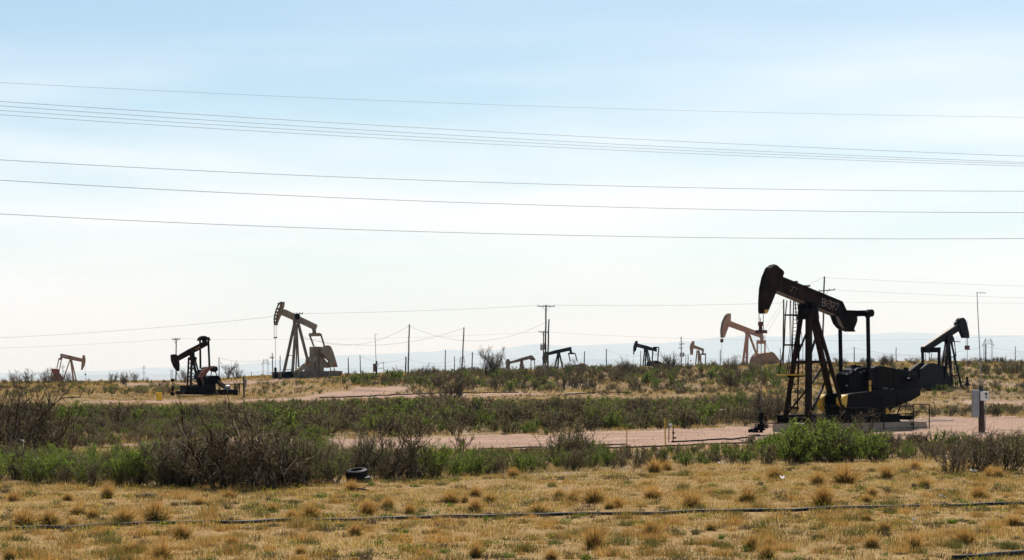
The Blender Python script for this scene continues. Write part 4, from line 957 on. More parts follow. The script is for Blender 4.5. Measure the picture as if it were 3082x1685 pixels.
mb = MB(); mb.tube([(x_(2954), -.08, z_(1205)), (x_(2953), 0, z_(1160)), (x_(2948.5), 0, z_(1050)), (x_(2944), 0, z_(960)), (x_(2940.5), 0, z_(881))], .032, 8, .022); ms_ = mb.build("mast", M['steel'], mp_)
mb = MB(); mb.tube([(x_(2938.5), 0, z_(881)), (x_(2967), 0, z_(882.5))], .012, 5)
for q_, hh in ((2942, 3.4), (2950, 4.2), (2953, 2.2), (2958, 3.2), (2962, 3.0), (2966, 3.4)): mb.tube([(x_(q_), 0, z_(882 - hh)), (x_(q_), 0, z_(882 + hh * .6))], .011, 4)
mb.build("yagi_antenna", M['steel'], ms_)

# smaller antenna mast and meter post near the tall posts
x, y, _ = at(1133, 1130, 262); z0 = zg(x, y); k = 262 / F; zz = lambda yy: H + (HY - yy) * k - z0
a2 = empty("meter_pole", (x, y, z0), 0, label="small post with thin antenna mast, meter and rail frame left of the bare posts", cat="meter pole")
mb = MB(); mb.tube([(0, 0, -.3), (0, 0, zz(1086))], 2.6 * k, 8); mb.build("post", M['oil'], a2)
mb = MB(); mb.tube([(-.05, 0, zz(1088)), (-.12, 0, zz(1050)), (-.2, 0, zz(1005))], .035, 6); ms2 = mb.build("mast", M['oil'], a2)
mb = MB(); mb.tube([(-.2, 0, zz(1005.5)), (.32, 0, zz(1006))], .014, 4)
for q_ in (.0, .12, .24): mb.tube([(q_, 0, zz(1004)), (q_, 0, zz(1007))], .012, 4)
mb.build("yagi_antenna", M['steel'], ms2)
mb = MB(); mb.box(-10 * k, -.25, zz(1119), -2.2 * k, .1, zz(1094)); mb.build("cabinet", M['tandark'], a2, .01)
mb = MB(); mb.tube([(3.4 * k, -.30, zz(1099)), (3.4 * k, -.22, zz(1099))], 3.6 * k, 12); mb.build("meter", M['white'], a2)
mb = MB(); mb.tube([(3 * k, 0, zz(1093)), (21 * k, 0, zz(1092))], .04, 5); mb.tube([(4 * k, 0, zz(1109)), (21 * k, 0, zz(1108))], .035, 5); mb.tube([(21.5 * k, 0, zz(1088)), (21.5 * k, 0, zz(1122))], .04, 5); mb.build("rail_frame", M['steel'], a2)

# pole with rounded grey box by the dark rusty pumpjack
p = gp(735, 1197); k = p[1] / F
o = empty("switch_pole", p, 0, label="short thick post with a rounded grey box right of the dark rusty pumpjack", cat="switch post")
mb = MB(); mb.tube([(0, 0, -.2), (-2 * k, 0, 64 * k)], 2.8 * k, 8, 2.4 * k); mb.build("post", M['wood'], o)
mb = MB(); mb.slab([(1.5 * k, 30 * k), (7 * k, 31 * k), (7.5 * k, 55 * k), (5.5 * k, 58 * k), (2.5 * k, 58.5 * k), (.5 * k, 56 * k)], -.12, .18); mb.build("switch_box", M['transf'], o, .01)

# yellow box
p = gp(478.5, 1206); k = p[1] / F
o = empty("yellow_box", p, math.radians(14), label="small yellow box with a red mark left of the dark rusty pumpjack", cat="box")
mb = MB(); mb.box(-8.3 * k, -8 * k, -.05, 8.3 * k, 8 * k, 23.5 * k); mb.build("casing", M['boxyellow'], o, .015)
mb = MB(); mb.box(-9 * k, -8.8 * k, 23.5 * k + .003, 9 * k, 8.8 * k, 25.6 * k); mb.build("lid", M['boxyellow'], o, .01)
mb = MB(); mb.box(-7 * k, -8.1 * k - .004, 13 * k, -4.5 * k, -8 * k - .003, 19 * k); mb.build("warning_mark", M['redrust'], o)

# lattice towers far off
def tower(px, ytop, D, wpx, kind, label):
    x, y, z1 = at(px, ytop, D); z0 = zg(x, y); k = D / F; h = z1 - z0; w = wpx * k
    o = empty("lattice_tower", (x, y, z0), 0, label=label, cat="pylon", group="lattice towers on the horizon")
    r = .11
    if kind == 'H':
        for s_ in (-1, 1):
            m = MB()
            for t_ in (-1, 1): m.tube([(s_ * w * .36 + t_ * .5, 0, 0), (s_ * w * .30 + t_ * .35, 0, h * .86), (s_ * w * .2 + t_ * .1, 0, h)], r, 4)
            n_ = 16
            for i in range(n_):
                f0, f1 = i / n_ * .9, (i + 1) / n_ * .9; t_ = 1 if i % 2 else -1
                m.tube([(s_ * w * (.36 - .06 * f0) + t_ * .45, 0, h * f0), (s_ * w * (.36 - .06 * f1) - t_ * .4, 0, h * f1)], r * .6, 3)
            m.build("leg", M['lattice'], o)
        m = MB(); m.tube([(-w * .5, 0, h * .86), (-w * .25, 0, h * .97), (w * .25, 0, h * .97), (w * .5, 0, h * .86)], r * 1.2, 4)
        m.tube([(-w * .5, 0, h * .86), (-w * .3, 0, h * .90), (w * .3, 0, h * .90), (w * .5, 0, h * .86)], r, 4)
        for i in range(7): f = -w * .3 + w * .6 * i / 6; m.tube([(f, 0, h * .9), (f + w * .05, 0, h * .97)], r * .6, 3)
        m.build("crossarm", M['lattice'], o)
    else:
        m = MB(); bw = w * .22
        for s_ in (-1, 1): m.tube([(s_ * bw, 0, 0), (s_ * bw * .4, 0, h * .6), (s_ * bw * .3, 0, h)], r, 4)
        for i in range(14):
            f0, f1 = i / 14, (i + 1) / 14; s_ = 1 if i % 2 else -1
            m.tube([(s_ * bw * (1 - .7 * f0), 0, h * f0), (-s_ * bw * (1 - .7 * f1), 0, h * f1)], r * .6, 3)
        m.build("mast", M['lattice'], o)
        for zz_ in ((.93,) if kind == 'T' else (.80, .92)):
            m = MB(); m.tube([(-w * .5, 0, h * (zz_ + .015)), (0, 0, h * zz_), (w * .5, 0, h * (zz_ + .015))], r * 1.1, 4)
            m.tube([(-w * .5, 0, h * (zz_ + .015)), (0, 0, h * (zz_ - .05)), (w * .5, 0, h * (zz_ + .015))], r * .7, 4); m.build("crossarm", M['lattice'], o)
tower(799, 1080, 1500, 24, 'H', "faint two-legged lattice tower left of the tan pumpjack")
tower(2974, 1018, 1150, 38, 'H', "two-legged frame tower at the right behind the mast")
tower(686, 1098, 1600, 17, 'T', "small lattice tower right of the dark rusty pumpjack")
tower(433, 1098, 1500, 11, 'M', "narrow lattice tower between the two left pumpjacks")
tower(189, 1097, 1300, 14, 'T', "lattice tower behind the rust-brown pumpjack at far left")
tower(1391, 1071, 1700, 20, 'H', "faint lattice tower behind the right tall bare post")
tower(2027, 1056, 1500, 16, 'T', "small lattice tower left of the transformer pole")
tower(1291, 1088, 2000, 6, 'M', "tiny lattice tower between the two tall bare posts")
tower(1193, 1098, 2000, 5, 'M', "tiny lattice tower just left of the short stout pole")

# overhead wires
def wire(name, pts, label, r, grp, ext=None, n=48):
    """pts: (px,py,D); a parabola through them"""
    a = np.array(pts, float)
    cf = np.polyfit(a[:, 0], a[:, 1], min(2, len(a) - 1))
    x0, x1 = (a[0, 0], a[-1, 0]) if ext is None else ext
    xs = np.linspace(x0, x1, n)
    ds = np.interp(xs, a[:, 0], a[:, 2]) if ext is None else a[0, 2] + (xs - a[0, 0]) * (a[-1, 2] - a[0, 2]) / (a[-1, 0] - a[0, 0])
    mb = MB(); mb.tube([at(x, float(np.polyval(cf, x)), d) for x, d in zip(xs, ds)], r, 4)
    return T(mb.build(name, M['wire']), label, "power line", grp)
NG = "power lines crossing the whole sky"
NEAR = [([(0, 248), (800, 287.6), (1795, 324), (2400, 342), (3082, 352)], "topmost and faintest power line high across the blue sky", .0058, 86),
        ([(0, 305), (800, 356.5), (2400, 442), (3082, 469.5)], "uppermost of the four close-set power lines", .0075, 74),
        ([(0, 318.5), (800, 372), (2400, 461), (3082, 488)], "second from top of the four close-set power lines", .0075, 75),
        ([(0, 332), (800, 384.5), (2400, 468), (3082, 493.5)], "third from top of the four close-set power lines", .0075, 76),
        ([(0, 345), (800, 396), (2400, 475.5), (3082, 500)], "lowest of the four close-set power lines", .0075, 77),
        ([(0, 481), (800, 522.5), (2400, 570.5), (3082, 575)], "upper one of the three widely spaced power lines", .0085, 68),
        ([(0, 542), (800, 585), (2400, 634.5), (3082, 639.5)], "middle one of the three widely spaced power lines", .009, 68),
        ([(0, 643.5), (800, 681), (2400, 717.3), (3082, 717.5)], "lowest power line of all, above the pumpjack heads", .009, 68)]
for pts, lb, r, D in NEAR:
    wire("power_line", [(x, y, D * (1 - .03 + .06 * x / 3082)) for x, y in pts], lb, r, NG, ext=(-500, 3600), n=80)
FG = "wires between the skyline poles"
FAR = [([(-400, 1030, 300), (0, 1015, 296), (374, 995, 290), (800, 956, 270), (886, 944, 262)], "wire falling left from the pole behind the tan pumpjack"),
       ([(911, 943.5, 262), (1078, 940.5, 268), (1440, 928, 280), (1619, 919, 292)], "wire from the tan pumpjack's pole to the tallest central pole"),
       ([(1669, 918, 292), (2060, 918.5, 286), (2357, 911, 284)], "wire from the tallest central pole to the pole by the ladder"),
       ([(2361, 909, 284), (2540, 909, 280), (3082, 912.5, 270), (3600, 912, 262)], "lower wire running to the right edge from the bare ladder pole"),
       ([(2512, 872, 262), (2700, 882, 264), (2900, 891, 266), (3082, 896, 268), (3600, 905, 270)], "middle wire running to the right edge from the drooping crossarm"),
       ([(2483, 835, 262), (2700, 846, 264), (3082, 861, 268), (3600, 874, 270)], "faint top wire running right from the tall drooping-arm pole"),
       ([(2479, 835, 262), (2450, 848, 270), (2420, 866, 276), (2361, 905, 284)], "short wire joining the drooping-arm pole and the ladder pole"),
       ([(-400, 1055, 320), (0, 1047, 315), (260, 1037, 308), (519, 1020, 300)], "faint wire left of the pole behind the lowered head"),
       ([(543, 1019, 300), (800, 1021, 308), (1000, 1022, 315), (1340, 1011, 325), (1620, 999, 330)], "faint wire from the lowered-head pole to the transformer cluster"),
       ([(1649, 999, 330), (2050, 1018, 340), (2500, 1026, 345), (3082, 1008, 350), (3400, 990, 355)], "faint wire from the transformer cluster to the right edge"),
       ([(895, 1004, 262), (1060, 1038, 266), (1124, 1028, 269), (1230, 981, 272)], "sagging wire ending at the left tall bare post"),
       ([(895, 1012, 263), (1040, 1041, 268), (1194, 1030, 271), (1394, 989, 276)], "long sagging wire ending at the right tall bare post"),
       ([(1234, 982, 272), (1408, 1026, 280), (1520, 1015, 286), (1641, 971, 292)], "sagging wire between left tall bare post and the central cluster"),
       ([(660, 1077, 372), (730, 1088, 360), (818, 1077, 340)], "short sagging wire right of the dark rusty pumpjack"),
       ([(1084, 1072, 370), (1160, 1090, 365), (1222, 1077, 360)], "short wire from the slender pole to the stout pole"),
       ([(1222, 1078, 360), (1300, 1094, 365), (1422, 1062, 370)], "short sagging wire under the right tall bare post"),
       ([(1422, 1062, 370), (1500, 1080, 372), (1620, 1062, 375)], "short sagging wire left of the pole cluster"),
       ([(1825, 1052, 376), (1870, 1067, 380), (1928, 1070, 384)], "short wire left of the small distant black pumpjack"),
       ([(2500, 1072, 370), (2540, 1056, 372), (2571, 1046, 374)], "short wire left of the pole between the pitman arms"),
       ([(2571, 1046, 374), (2630, 1060, 378), (2697, 1066, 380), (2790, 1071, 382)], "short wire right of the pole between the pitman arms"),
       ([(2880, 1060, 380), (2930, 1050, 378), (2967, 1042, 374)], "short wire left of the frame tower"),
       ([(2967, 1042, 374), (3010, 1052, 376), (3056, 1055, 378), (3300, 1068, 380)], "short wire right of the frame tower")]
for pts, lb in FAR: wire("power_line", pts, lb, .011 if 'right edge' in lb or 'faint' in lb else .016, FG, n=24)
def guy(a, b, lb):
    mb = MB(); mb.tube([a, b], .014, 4); T(mb.build("guy_wire", M['wire']), lb, "guy wire")
gx, gy_ = (2225 - CX) * 270 / F, 270
guy(at(2357, 904, 284), (gx, gy_, zg(gx, gy_)), "thin slanting guy wire down left from the pole by the ladder")
gx, gy_ = (2250 - CX) * 300 / F, 300
guy(at(2357, 918, 284), (gx, gy_, zg(gx, gy_)), "second thin slanting guy wire, lower one by the ladder pole")

# ------------------------------------------------------------------ pipes, tyre, litter
def surface_pipe(name, pts, r, mat, label, wob=0.0, n=90, lift=0.0, cat="pipe"):
    P = []
    xs = [p_[0] for p_ in pts]
    for px in np.linspace(xs[0], xs[-1], n):
        py = float(np.interp(px, xs, [p_[1] for p_ in pts]))
        q = gp(px, py); P.append(q)
    P = np.array(P)
    ker = np.ones(5) / 5
    Y = np.convolve(np.pad(P[:, 1], 2, mode='edge'), ker, 'valid')
    X = P[:, 0]; out = []
    for i, (x, y) in enumerate(zip(X, Y)):
        y2 = y + wob * math.sin(i * .9) * .5 + wob * math.sin(i * .37 + 1)
        out.append((x, y2, zg(x, y2) + r + lift + .02 * wob * math.sin(i * .61)))
    mb = MB(); mb.tube(out, r, 10)
    return T(mb.build(name, M[mat], None, 0, True), label, cat)
surface_pipe("pipeline", [(-500, 1614), (0, 1599), (300, 1589), (500, 1580), (760, 1577), (1020, 1571), (1300, 1563), (1540, 1557), (1800, 1553), (2330, 1542), (2700, 1531), (3082, 1521), (3600, 1508)], .05, 'pipe',
             "long black pipe lying in the dry grass across the foreground", .1, 160, -.022)
surface_pipe("pipeline", [(2880, 1695), (2950, 1686), (3082, 1676), (3500, 1650)], .05, 'pipe', "black pipe with blue sheen in the bottom right corner", 0, 20, .01)
surface_pipe("flowline", [(2024, 1332), (2120, 1327), (2230, 1322), (2286, 1312)], .038, 'oil', "dark flowline from the riser to the near wellhead, upper of two", .15, 40)
surface_pipe("flowline", [(1400, 1362), (1560, 1357), (1700, 1353), (1880, 1349), (2020, 1344), (2260, 1334)], .036, 'oil', "dark flowline along the near edge of the dirt road, lower of two", .15, 80)
surface_pipe("flowline", [(1440, 1354), (1560, 1350), (1700, 1347), (1885, 1338)], .03, 'oil', "thin dark flowline on the dirt road left of the marker posts", .1, 50)
surface_pipe("flowline", [(960, 1199), (1100, 1194), (1240, 1187), (1400, 1183), (1560, 1182)], .06, 'oil', "thin dark pipe past the pink dirt patch under the tan pumpjack", .3, 60)
surface_pipe("flowline", [(1700, 1191), (1790, 1182), (1900, 1183)], .06, 'oil', "short dark pipe in the brush right of centre", .5, 30)
surface_pipe("flowline", [(2700, 1273), (2790, 1269), (2870, 1266)], .035, 'steel', "pale pipe behind the guard rail of the big black pumpjack", .1, 20)
surface_pipe("flowline", [(2700, 1338), (2860, 1334), (3000, 1331)], .03, 'oil', "thin dark line low behind the brush at the right", .1, 20)
for (a, b, r, mt, nm, lb, ct) in [((2130, 1388), (2190, 1386), .022, 'woodgrey', "stick", "pale straight stick lying before the bright green bushes", "stick"),
                                  ((1440, 1303), (1482, 1300), .03, 'woodgrey', "stick", "pale broken stick at the edge of the middle brush", "stick"),
                                  ((412, 1500), (470, 1496), .05, 'woodgrey', "dead_branch", "grey dead branch in the grass behind the two big tussocks", "branch"),
                                  ((1060, 1478), (1112, 1483), .04, 'wood', "dead_branch", "dark dead branch in the grass below the tyre", "branch"),
                                  ((287, 1330), (330, 1329), .03, 'wood', "stick", "dark stick on the dirt among the left brush", "stick")]:
    P0, P1 = gp(*a), gp(*b); mb = MB()
    mb.tube([(P0[0], P0[1], P0[2] + r), ((P0[0] + P1[0]) / 2, (P0[1] + P1[1]) / 2 + .05, (P0[2] + P1[2]) / 2 + r + .03), (P1[0], P1[1], P1[2] + r)], r, 7, r * .6)
    mb.tube([((P0[0] + P1[0]) / 2, (P0[1] + P1[1]) / 2, P0[2] + r), ((P0[0] * .3 + P1[0] * .7), P0[1] - .2, P0[2] + .12)], r * .5, 5)
    T(mb.build(nm, M[mt]), lb, ct)
def litter(px, py, s, lb, nm="scrap_sheet", mt='white'):
    p = gp(px, py); r = np.random.default_rng(int(px)); V = []; Q = []
    nx, ny = 5, 4
    for j in range(ny):
        for i in range(nx): V.append((p[0] + (i / (nx - 1) - .5) * s + r.normal() * .01, p[1] + (j / (ny - 1) - .5) * s * .6, p[2] + .03 + abs(r.normal()) * .045))
    for j in range(ny - 1):
        for i in range(nx - 1): a = j * nx + i; Q.append((a, a + 1, a + nx + 1, a + nx))
    me = np_mesh(nm, V, quads=Q, mat=M[mt]); o = link(nm, me); md = o.modifiers.new("thick", 'SOLIDIFY'); md.thickness = .006
    T(o, lb, "litter")
litter(2167, 1400, .17, "white crumpled scrap lying before the green bushes near the pale stick")
litter(2356, 1447, .16, "white crumpled scrap lying in open grass right of centre")
litter(2930, 1424, .18, "thin white scrap under the brown bush at the right")
litter(2957, 1395, .14, "small shiny scrap in the brown bush at the right")
litter(2838, 1505, .18, "small pale scrap in the grass behind the black pipe, at the right")
litter(2750, 1578, .05, "tiny white scrap in front of the black pipe, at the right")

# tyre stack
p = gp(1073, 1453); k = p[1] / F
ty = empty("tyre", p, 0, label="old black tyre lying flat on another, at the foot of the dark mesquite", cat="tyre", group="discarded tyres at the brush edge")
def tyre_mesh(name, R0, r0, wd, parent, tilt=0.0):
    mb = MB(); n_ = 40
    prof = [(r0, -wd * .35), (r0 + .03, -wd * .5), (R0 - .06, -wd * .5), (R0 - .01, -wd * .38), (R0, -wd * .15), (R0, wd * .15), (R0 - .01, wd * .38), (R0 - .06, wd * .5), (r0 + .03, wd * .5), (r0, wd * .35), (r0 + .02, wd * .2), (r0 + .02, -wd * .2)]
    m_ = len(prof)
    for i in range(n_):
        a = 2 * math.pi * i / n_
        for j, (rr, zz) in enumerate(prof):
            q = rr - (.012 if (i % 2 and j in (4, 5)) else 0)
            mb.v.append((q * math.cos(a), q * math.sin(a), zz))
    for i in range(n_):
        for j in range(m_):
            j2 = (j + 1) % m_; i2 = (i + 1) % n_
            mb.f.append((i * m_ + j, i * m_ + j2, i2 * m_ + j2, i2 * m_ + j))
    return mb.build(name, M['rubber'], parent)
b1 = tyre_mesh("tread_and_walls", .34, .19, .24, ty); b1.location = (0, 0, .27); b1.rotation_euler = (math.radians(9), math.radians(-6), 0)
t2 = empty("tyre", (p[0] + .07, p[1] + .02, p[2]), 0, label="old black tyre underneath the tilted tyre, half in the grass", cat="tyre", group="discarded tyres at the brush edge")
b2 = tyre_mesh("tread_and_walls", .38, .2, .2, t2); b2.location = (0, 0, .09); b2.rotation_euler = (math.radians(3), 0, 0)
q = gp(1245, 1441)
t3 = empty("tyre", q, 0, label="half-buried black tyre at the brush edge right of the tyre stack", cat="tyre", group="discarded tyres at the brush edge")
b3 = tyre_mesh("tread_and_walls", .26, .15, .16, t3); b3.location = (0, 0, .1); b3.rotation_euler = (math.radians(38), math.radians(20), 0)

# ------------------------------------------------------------------ vegetation
def tubes3(P, Rd):
    """P (N,K,3) polylines, Rd (N,K) radii -> vertices, quads, index of the strand of each quad"""
    N, K, _ = P.shape
    d = np.diff(P, axis=1); d = np.concatenate([d, d[:, -1:]], 1)
    d /= np.linalg.norm(d, axis=2, keepdims=True) + 1e-9
    u = np.cross(d, np.array([0.3, 0.9, 0.1])); u /= np.linalg.norm(u, axis=2, keepdims=True) + 1e-9
    w = np.cross(d, u)
    V = []
    for k in range(3):
        a = 2 * np.pi * k / 3
        V.append(P + Rd[..., None] * (u * np.cos(a) + w * np.sin(a)))
    V = np.stack(V, 2)                              # N,K,3,3
    i = np.arange(N * K * 3).reshape(N, K, 3)
    Q = []
    for k in range(3):
        k2 = (k + 1) % 3
        Q.append(np.stack([i[:, :-1, k], i[:, :-1, k2], i[:, 1:, k2], i[:, 1:, k]], -1))
    Q = np.stack(Q, 2)                              # N,K-1,3,4
    return V.reshape(-1, 3), Q.reshape(-1, 4), np.repeat(np.arange(N), (K - 1) * 3)

def leaf_quads(C, size, rng, up=0.3):
    n = len(C)
    a = rng.normal(size=(n, 3)); a[:, 2] += up; a /= np.linalg.norm(a, axis=1, keepdims=True)
    b = np.cross(a, rng.normal(size=(n, 3))); b /= np.linalg.norm(b, axis=1, keepdims=True)
    s = (size * rng.uniform(.6, 1.3, n))[:, None]
    V = np.stack([C - a * s, C + b * s * .5, C + a * s, C - b * s * .5], 1)
    return V.reshape(-1, 3), np.arange(n * 4).reshape(-1, 4)

def strands(rng, base, direc, length, K, bend, jit):
    """curved strands from base points"""
    N = len(base); t = np.linspace(0, 1, K)[None, :, None]
    P = base[:, None] + direc[:, None] * length[:, None, None] * t
    bv = rng.normal(size=(N, 1, 3)) * bend; bv[..., 2] = np.abs(bv[..., 2]) * .6
    P = P + bv * length[:, None, None] * t ** 2
    P = P + np.cumsum(rng.normal(size=(N, K, 3)) * jit * length[:, None, None] * (t > 0), axis=1)
    return P

def pick(rng, P, n, lo=0.3, hi=1.0):
    N, K, _ = P.shape
    i = rng.integers(0, N, n); f = rng.uniform(lo, hi, n) * (K - 1); k = np.minimum(f.astype(int), K - 2); f = (f - k)[:, None]
    A, B = P[i, k], P[i, k + 1]
    d = B - A; d /= np.linalg.norm(d, axis=1, keepdims=True) + 1e-9
    return A * (1 - f) + B * f, d, i

def shrub(rng, h, w, kind, dens=1.0, rt=.0068, leaf_s=.019):
    """twigs (V,Q,tint) and leaves (V,Q,tint)"""
    if kind == 'mesquite': nm, spread, K = 10, .6, 7
    elif kind == 'bare': nm, spread, K = int(38 * dens), .48, 5
    elif kind == 'green': nm, spread, K = int(30 * dens), .55, 5
    else: nm, spread, K = int(32 * dens), .6, 5
    az = rng.uniform(0, 2 * np.pi, nm); th = np.abs(rng.normal(0, spread, nm)).clip(0, 1.25)
    dr = np.stack([np.sin(th) * np.cos(az), np.sin(th) * np.sin(az), np.cos(th)], 1)
    base = np.stack([rng.normal(0, w * .12, nm), rng.normal(0, w * .12, nm), np.full(nm, -.04)], 1)
    ln = rng.uniform(.6, 1.0, nm) * np.where(np.abs(np.sin(th)) > .5, w * .55 / np.maximum(np.sin(th), .5), h)
    ln = np.minimum(ln, h * 1.05)
    P1 = strands(rng, base, dr, ln, K, .12 if kind != 'mesquite' else .3, .035 if kind != 'mesquite' else .09)
    r1 = rt * (1.4 if kind != 'mesquite' else 3.0) * np.linspace(1, .45, K)[None] * rng.uniform(.7, 1.3, nm)[:, None]
    n2 = int((150 if kind == 'mesquite' else 130) * dens)
    b2, d2, _ = pick(rng, P1, n2, .25, 1)
    dd = d2 + rng.normal(size=(n2, 3)) * .55 + np.array([0, 0, .7]); dd /= np.linalg.norm(dd, axis=1, keepdims=True)
    P2 = strands(rng, b2, dd, rng.uniform(.18, .42, n2) * h, 4, .15, .05)
    r2 = rt * (.9 if kind != 'mesquite' else 1.3) * np.linspace(1, .55, 4)[None] * np.ones((n2, 1))
    n3 = int((400 if kind in ('bare', 'mesquite') else 400) * dens)
    b3, d3, _ = pick(rng, P2, n3, .2, 1)
    dd = d3 + rng.normal(size=(n3, 3)) * .6 + np.array([0, 0, .4]); dd /= np.linalg.norm(dd, axis=1, keepdims=True)
    P3 = strands(rng, b3, dd, rng.uniform(.07, .20, n3) * h, 2, 0, 0)
    r3 = rt * .55 * np.ones((n3, 2))
    V, Q, t, o = [], [], [], 0
    for P, r, lo, hi in ((P1, r1, .0, .2), (P2, r2, .05, .5), (P3, r3, .2, .85)):
        v, q, s = tubes3(P, r); V.append(v); Q.append(q + o); o += len(v)
        tt = rng.uniform(lo, hi, len(P)); tt = np.where(rng.random(len(P)) < .03, 1.0, tt); t.append(tt[s])
    V, Q, t = np.concatenate(V), np.concatenate(Q), np.concatenate(t)
    nl = int({'green': 3000, 'olive': 2000, 'bare': 300, 'mesquite': 420}[kind] * dens)
    A, _, _ = pick(rng, P3, nl // 2, 0, 1); B, _, _ = pick(rng, P2, nl - nl // 2, .3, 1)
    C = np.concatenate([A, B]) + rng.normal(size=(nl, 3)) * .025
    C[:, 2] = np.abs(C[:, 2])
    lv, lq = leaf_quads(C, leaf_s, rng)
    cl = smooth_noise(C[:, 0] + 9, C[:, 2] + C[:, 1] + 9, .22, int(rng.integers(1e6)))
    lt = np.clip(rng.uniform(0, .6, nl) + cl * .5 - .05, 0, 1)
    return (V, Q, t), (lv, lq, lt)

PROTO = {}
for kind, cnt in (('bare', 4), ('green', 4), ('olive', 4), ('mesquite', 4)):
    for i in range(cnt):
        rng = np.random.default_rng(100 + len(PROTO) * 7)
        hh = 1.0; ww = {'bare': 1.15, 'green': 1.1, 'olive': 1.2, 'mesquite': 1.7}[kind]
        tw, lf = shrub(rng, hh, ww, kind)
        PROTO[kind, i] = (np_mesh(kind + "_twigs", tw[0], quads=tw[1], tint=tw[2], mat=M['twig']),
                          np_mesh(kind + "_leaves", lf[0], quads=lf[1], tint=lf[2], mat=M['leaf'] if kind == 'green' else M['olive']))
KNAME = {'bare': 'bare_shrub', 'green': 'leafy_shrub', 'olive': 'sparse_shrub', 'mesquite': 'mesquite_bush'}
KTEXT = {'bare': 'leafless brown shrub', 'green': 'leafy green shrub', 'olive': 'dull olive shrub', 'mesquite': 'dark gnarled mesquite'}
KCAT = {'bare': 'shrub', 'green': 'shrub', 'olive': 'shrub', 'mesquite': 'bush'}
def LM(px):
    for lim, s in ((180, "at the left edge"), (400, "left of the yellow box"), (640, "below the dark rusty pumpjack"), (830, "between the rusty and tan pumpjacks"), (980, "left of the tyres"),
                   (1190, "behind the tyres"), (1390, "right of the tyres"), (1600, "left of the marker posts"), (1880, "just left of the marker posts"), (2040, "beside the marker posts"),
                   (2260, "left of the near wellhead"), (2480, "before the black pumpjack's legs"), (2700, "before the black pumpjack's skid"), (2890, "left of the meter pole"), (9999, "right of the meter pole")):
        if px < lim: return s
ITEMS = []       # individual shrubs: (kind, proto, x, y, z, sx, sz, rot, belt, px, explicit label)
def put(kind, px, py, h, wf=1.0, belt="front", label=None, pr=None, rot=None, D=None):
    if D is None: x, y, z = gp(px, py)
    else: x = (px - CX) * D / F; y = D; z = zg(x, D)
    ITEMS.append((kind, random.randrange(4) if pr is None else pr, x, y, z, h * wf, h, random.uniform(0, 6.28) if rot is None else rot, belt, px, label))

# hand-placed ones the photo shows clearly (px, base y, height m, width factor)
put('mesquite', 470, 1462, 1.15, 1.1, label="leafless grey thicket bush at the left end of the big bare thicket")
put('bare', 560, 1464, 1.45, .95, label="tall leafless thicket bush left of the bare thicket's centre")
put('mesquite', 640, 1474, 1.45, 1.15, label="darkest gnarled mesquite in the middle of the big bare thicket")
put('bare', 700, 1470, 1.5, .85, label="tall leafless bush with upright twigs in the bare thicket")
put('mesquite', 770, 1476, 1.6, 1.1, label="gnarled mesquite with a leaning black trunk in the bare thicket")
put('mesquite', 600, 1468, 1.3, 1.2, label="low dark tangled mesquite in the left half of the bare thicket")
put('mesquite', 820, 1472, 1.3, 1.2, label="low dark tangled mesquite in the right half of the bare thicket")
put('mesquite', 705, 1478, 1.1, 1.5, label="sprawling black-stemmed mesquite at the front of the bare thicket")
put('bare', 505, 1468, 1.25, 1.0, label="dark leafless bush near the left end of the bare thicket")
put('bare', 850, 1468, 1.35, .9, label="leafless bush at the right end of the big bare thicket")
put('bare', 920, 1460, 1.3, .9, label="low leafless bush between the bare thicket and the tyres")
put('mesquite', 1180, 1444, 1.45, .9, label="gnarled dark mesquite with twisted trunks just right of the tyres")
put('mesquite', 1235, 1446, 1.35, 1.0, label="leaning dark mesquite above the half-buried tyre")
put('olive', 1085, 1430, 1.2, 1.2, label="olive bush directly behind the tyre stack")
put('green', 1310, 1440, 1.05, 1.3, label="rounded green bush right of the dark mesquite and tyres")
put('mesquite', 25, 1395, 2.3, .8, "middle", "tall leafless mesquite at the left edge, reaching highest of the left bushes", D=72)
put('mesquite', 110, 1390, 2.0, .9, "middle", "leafless mesquite with spreading branches just right of the left edge", D=76)
put('bare', 60, 1392, 1.5, 1.2, "middle", "dense leafless bush between the two left-edge mesquites", D=74)
put('bare', -15, 1385, 2.4, .8, "middle", "tall dark leafless bush cut by the left edge of the picture", D=75)
put('bare', 45, 1390, 2.2, .8, "middle", "tallest dense dark bush near the left edge", D=77)
put('mesquite', 90, 1392, 2.3, .9, "middle", "dark crooked mesquite between the tallest dense bush and the spreading one", D=75)
put('bare', 130, 1392, 1.7, 1.0, "middle", "dark leafless bush right of the tall left-edge bushes", D=78)
put('bare', 190, 1380, 1.2, 1.3, "middle", "low leafless bush right of the left-edge mesquites", D=76)
put('olive', 1740, 1396, 1.25, 1.3, label="tall olive bush crossing the dirt road left of the shorter marker post")
put('olive', 1690, 1400, 1.1, 1.2, label="rounded olive bush just left of the one crossing the road")
put('green', 2325, 1386, .72, 1.3, label="low bright green bush at the left end of the green clump")
put('green', 2372, 1378, .85, 1.0, label="bright green bush hiding the concrete under the black pumpjack's front leg")
put('green', 2418, 1386, 1.12, .9, label="tallest bright green bush before the black pumpjack")
put('green', 2462, 1380, .92, 1.0, label="bright green bush just right of the tallest green bush")
put('green', 2508, 1386, 1.02, .95, label="bright green bush before the black pumpjack's crank")
put('green', 2555, 1380, .82, 1.0, label="bright green bush near the right end of the green clump")
put('green', 2600, 1378, .82, 1.3, label="low bright green bush at the right end of the green clump")
put('bare', 2440, 1390, 1.2, 1.0, label="leafless twiggy bush inside the bright green clump, left one")
put('bare', 2535, 1390, 1.15, 1.1, label="leafless twiggy bush inside the bright green clump, right one")
put('mesquite', 2330, 1300, 1.9, 1.0, "middle", "dark tangled mesquite behind the near wellhead", D=122)
put('mesquite', 2380, 1300, 1.5, 1.1, "middle", "dark tangled mesquite behind the black pumpjack's front legs", D=120)
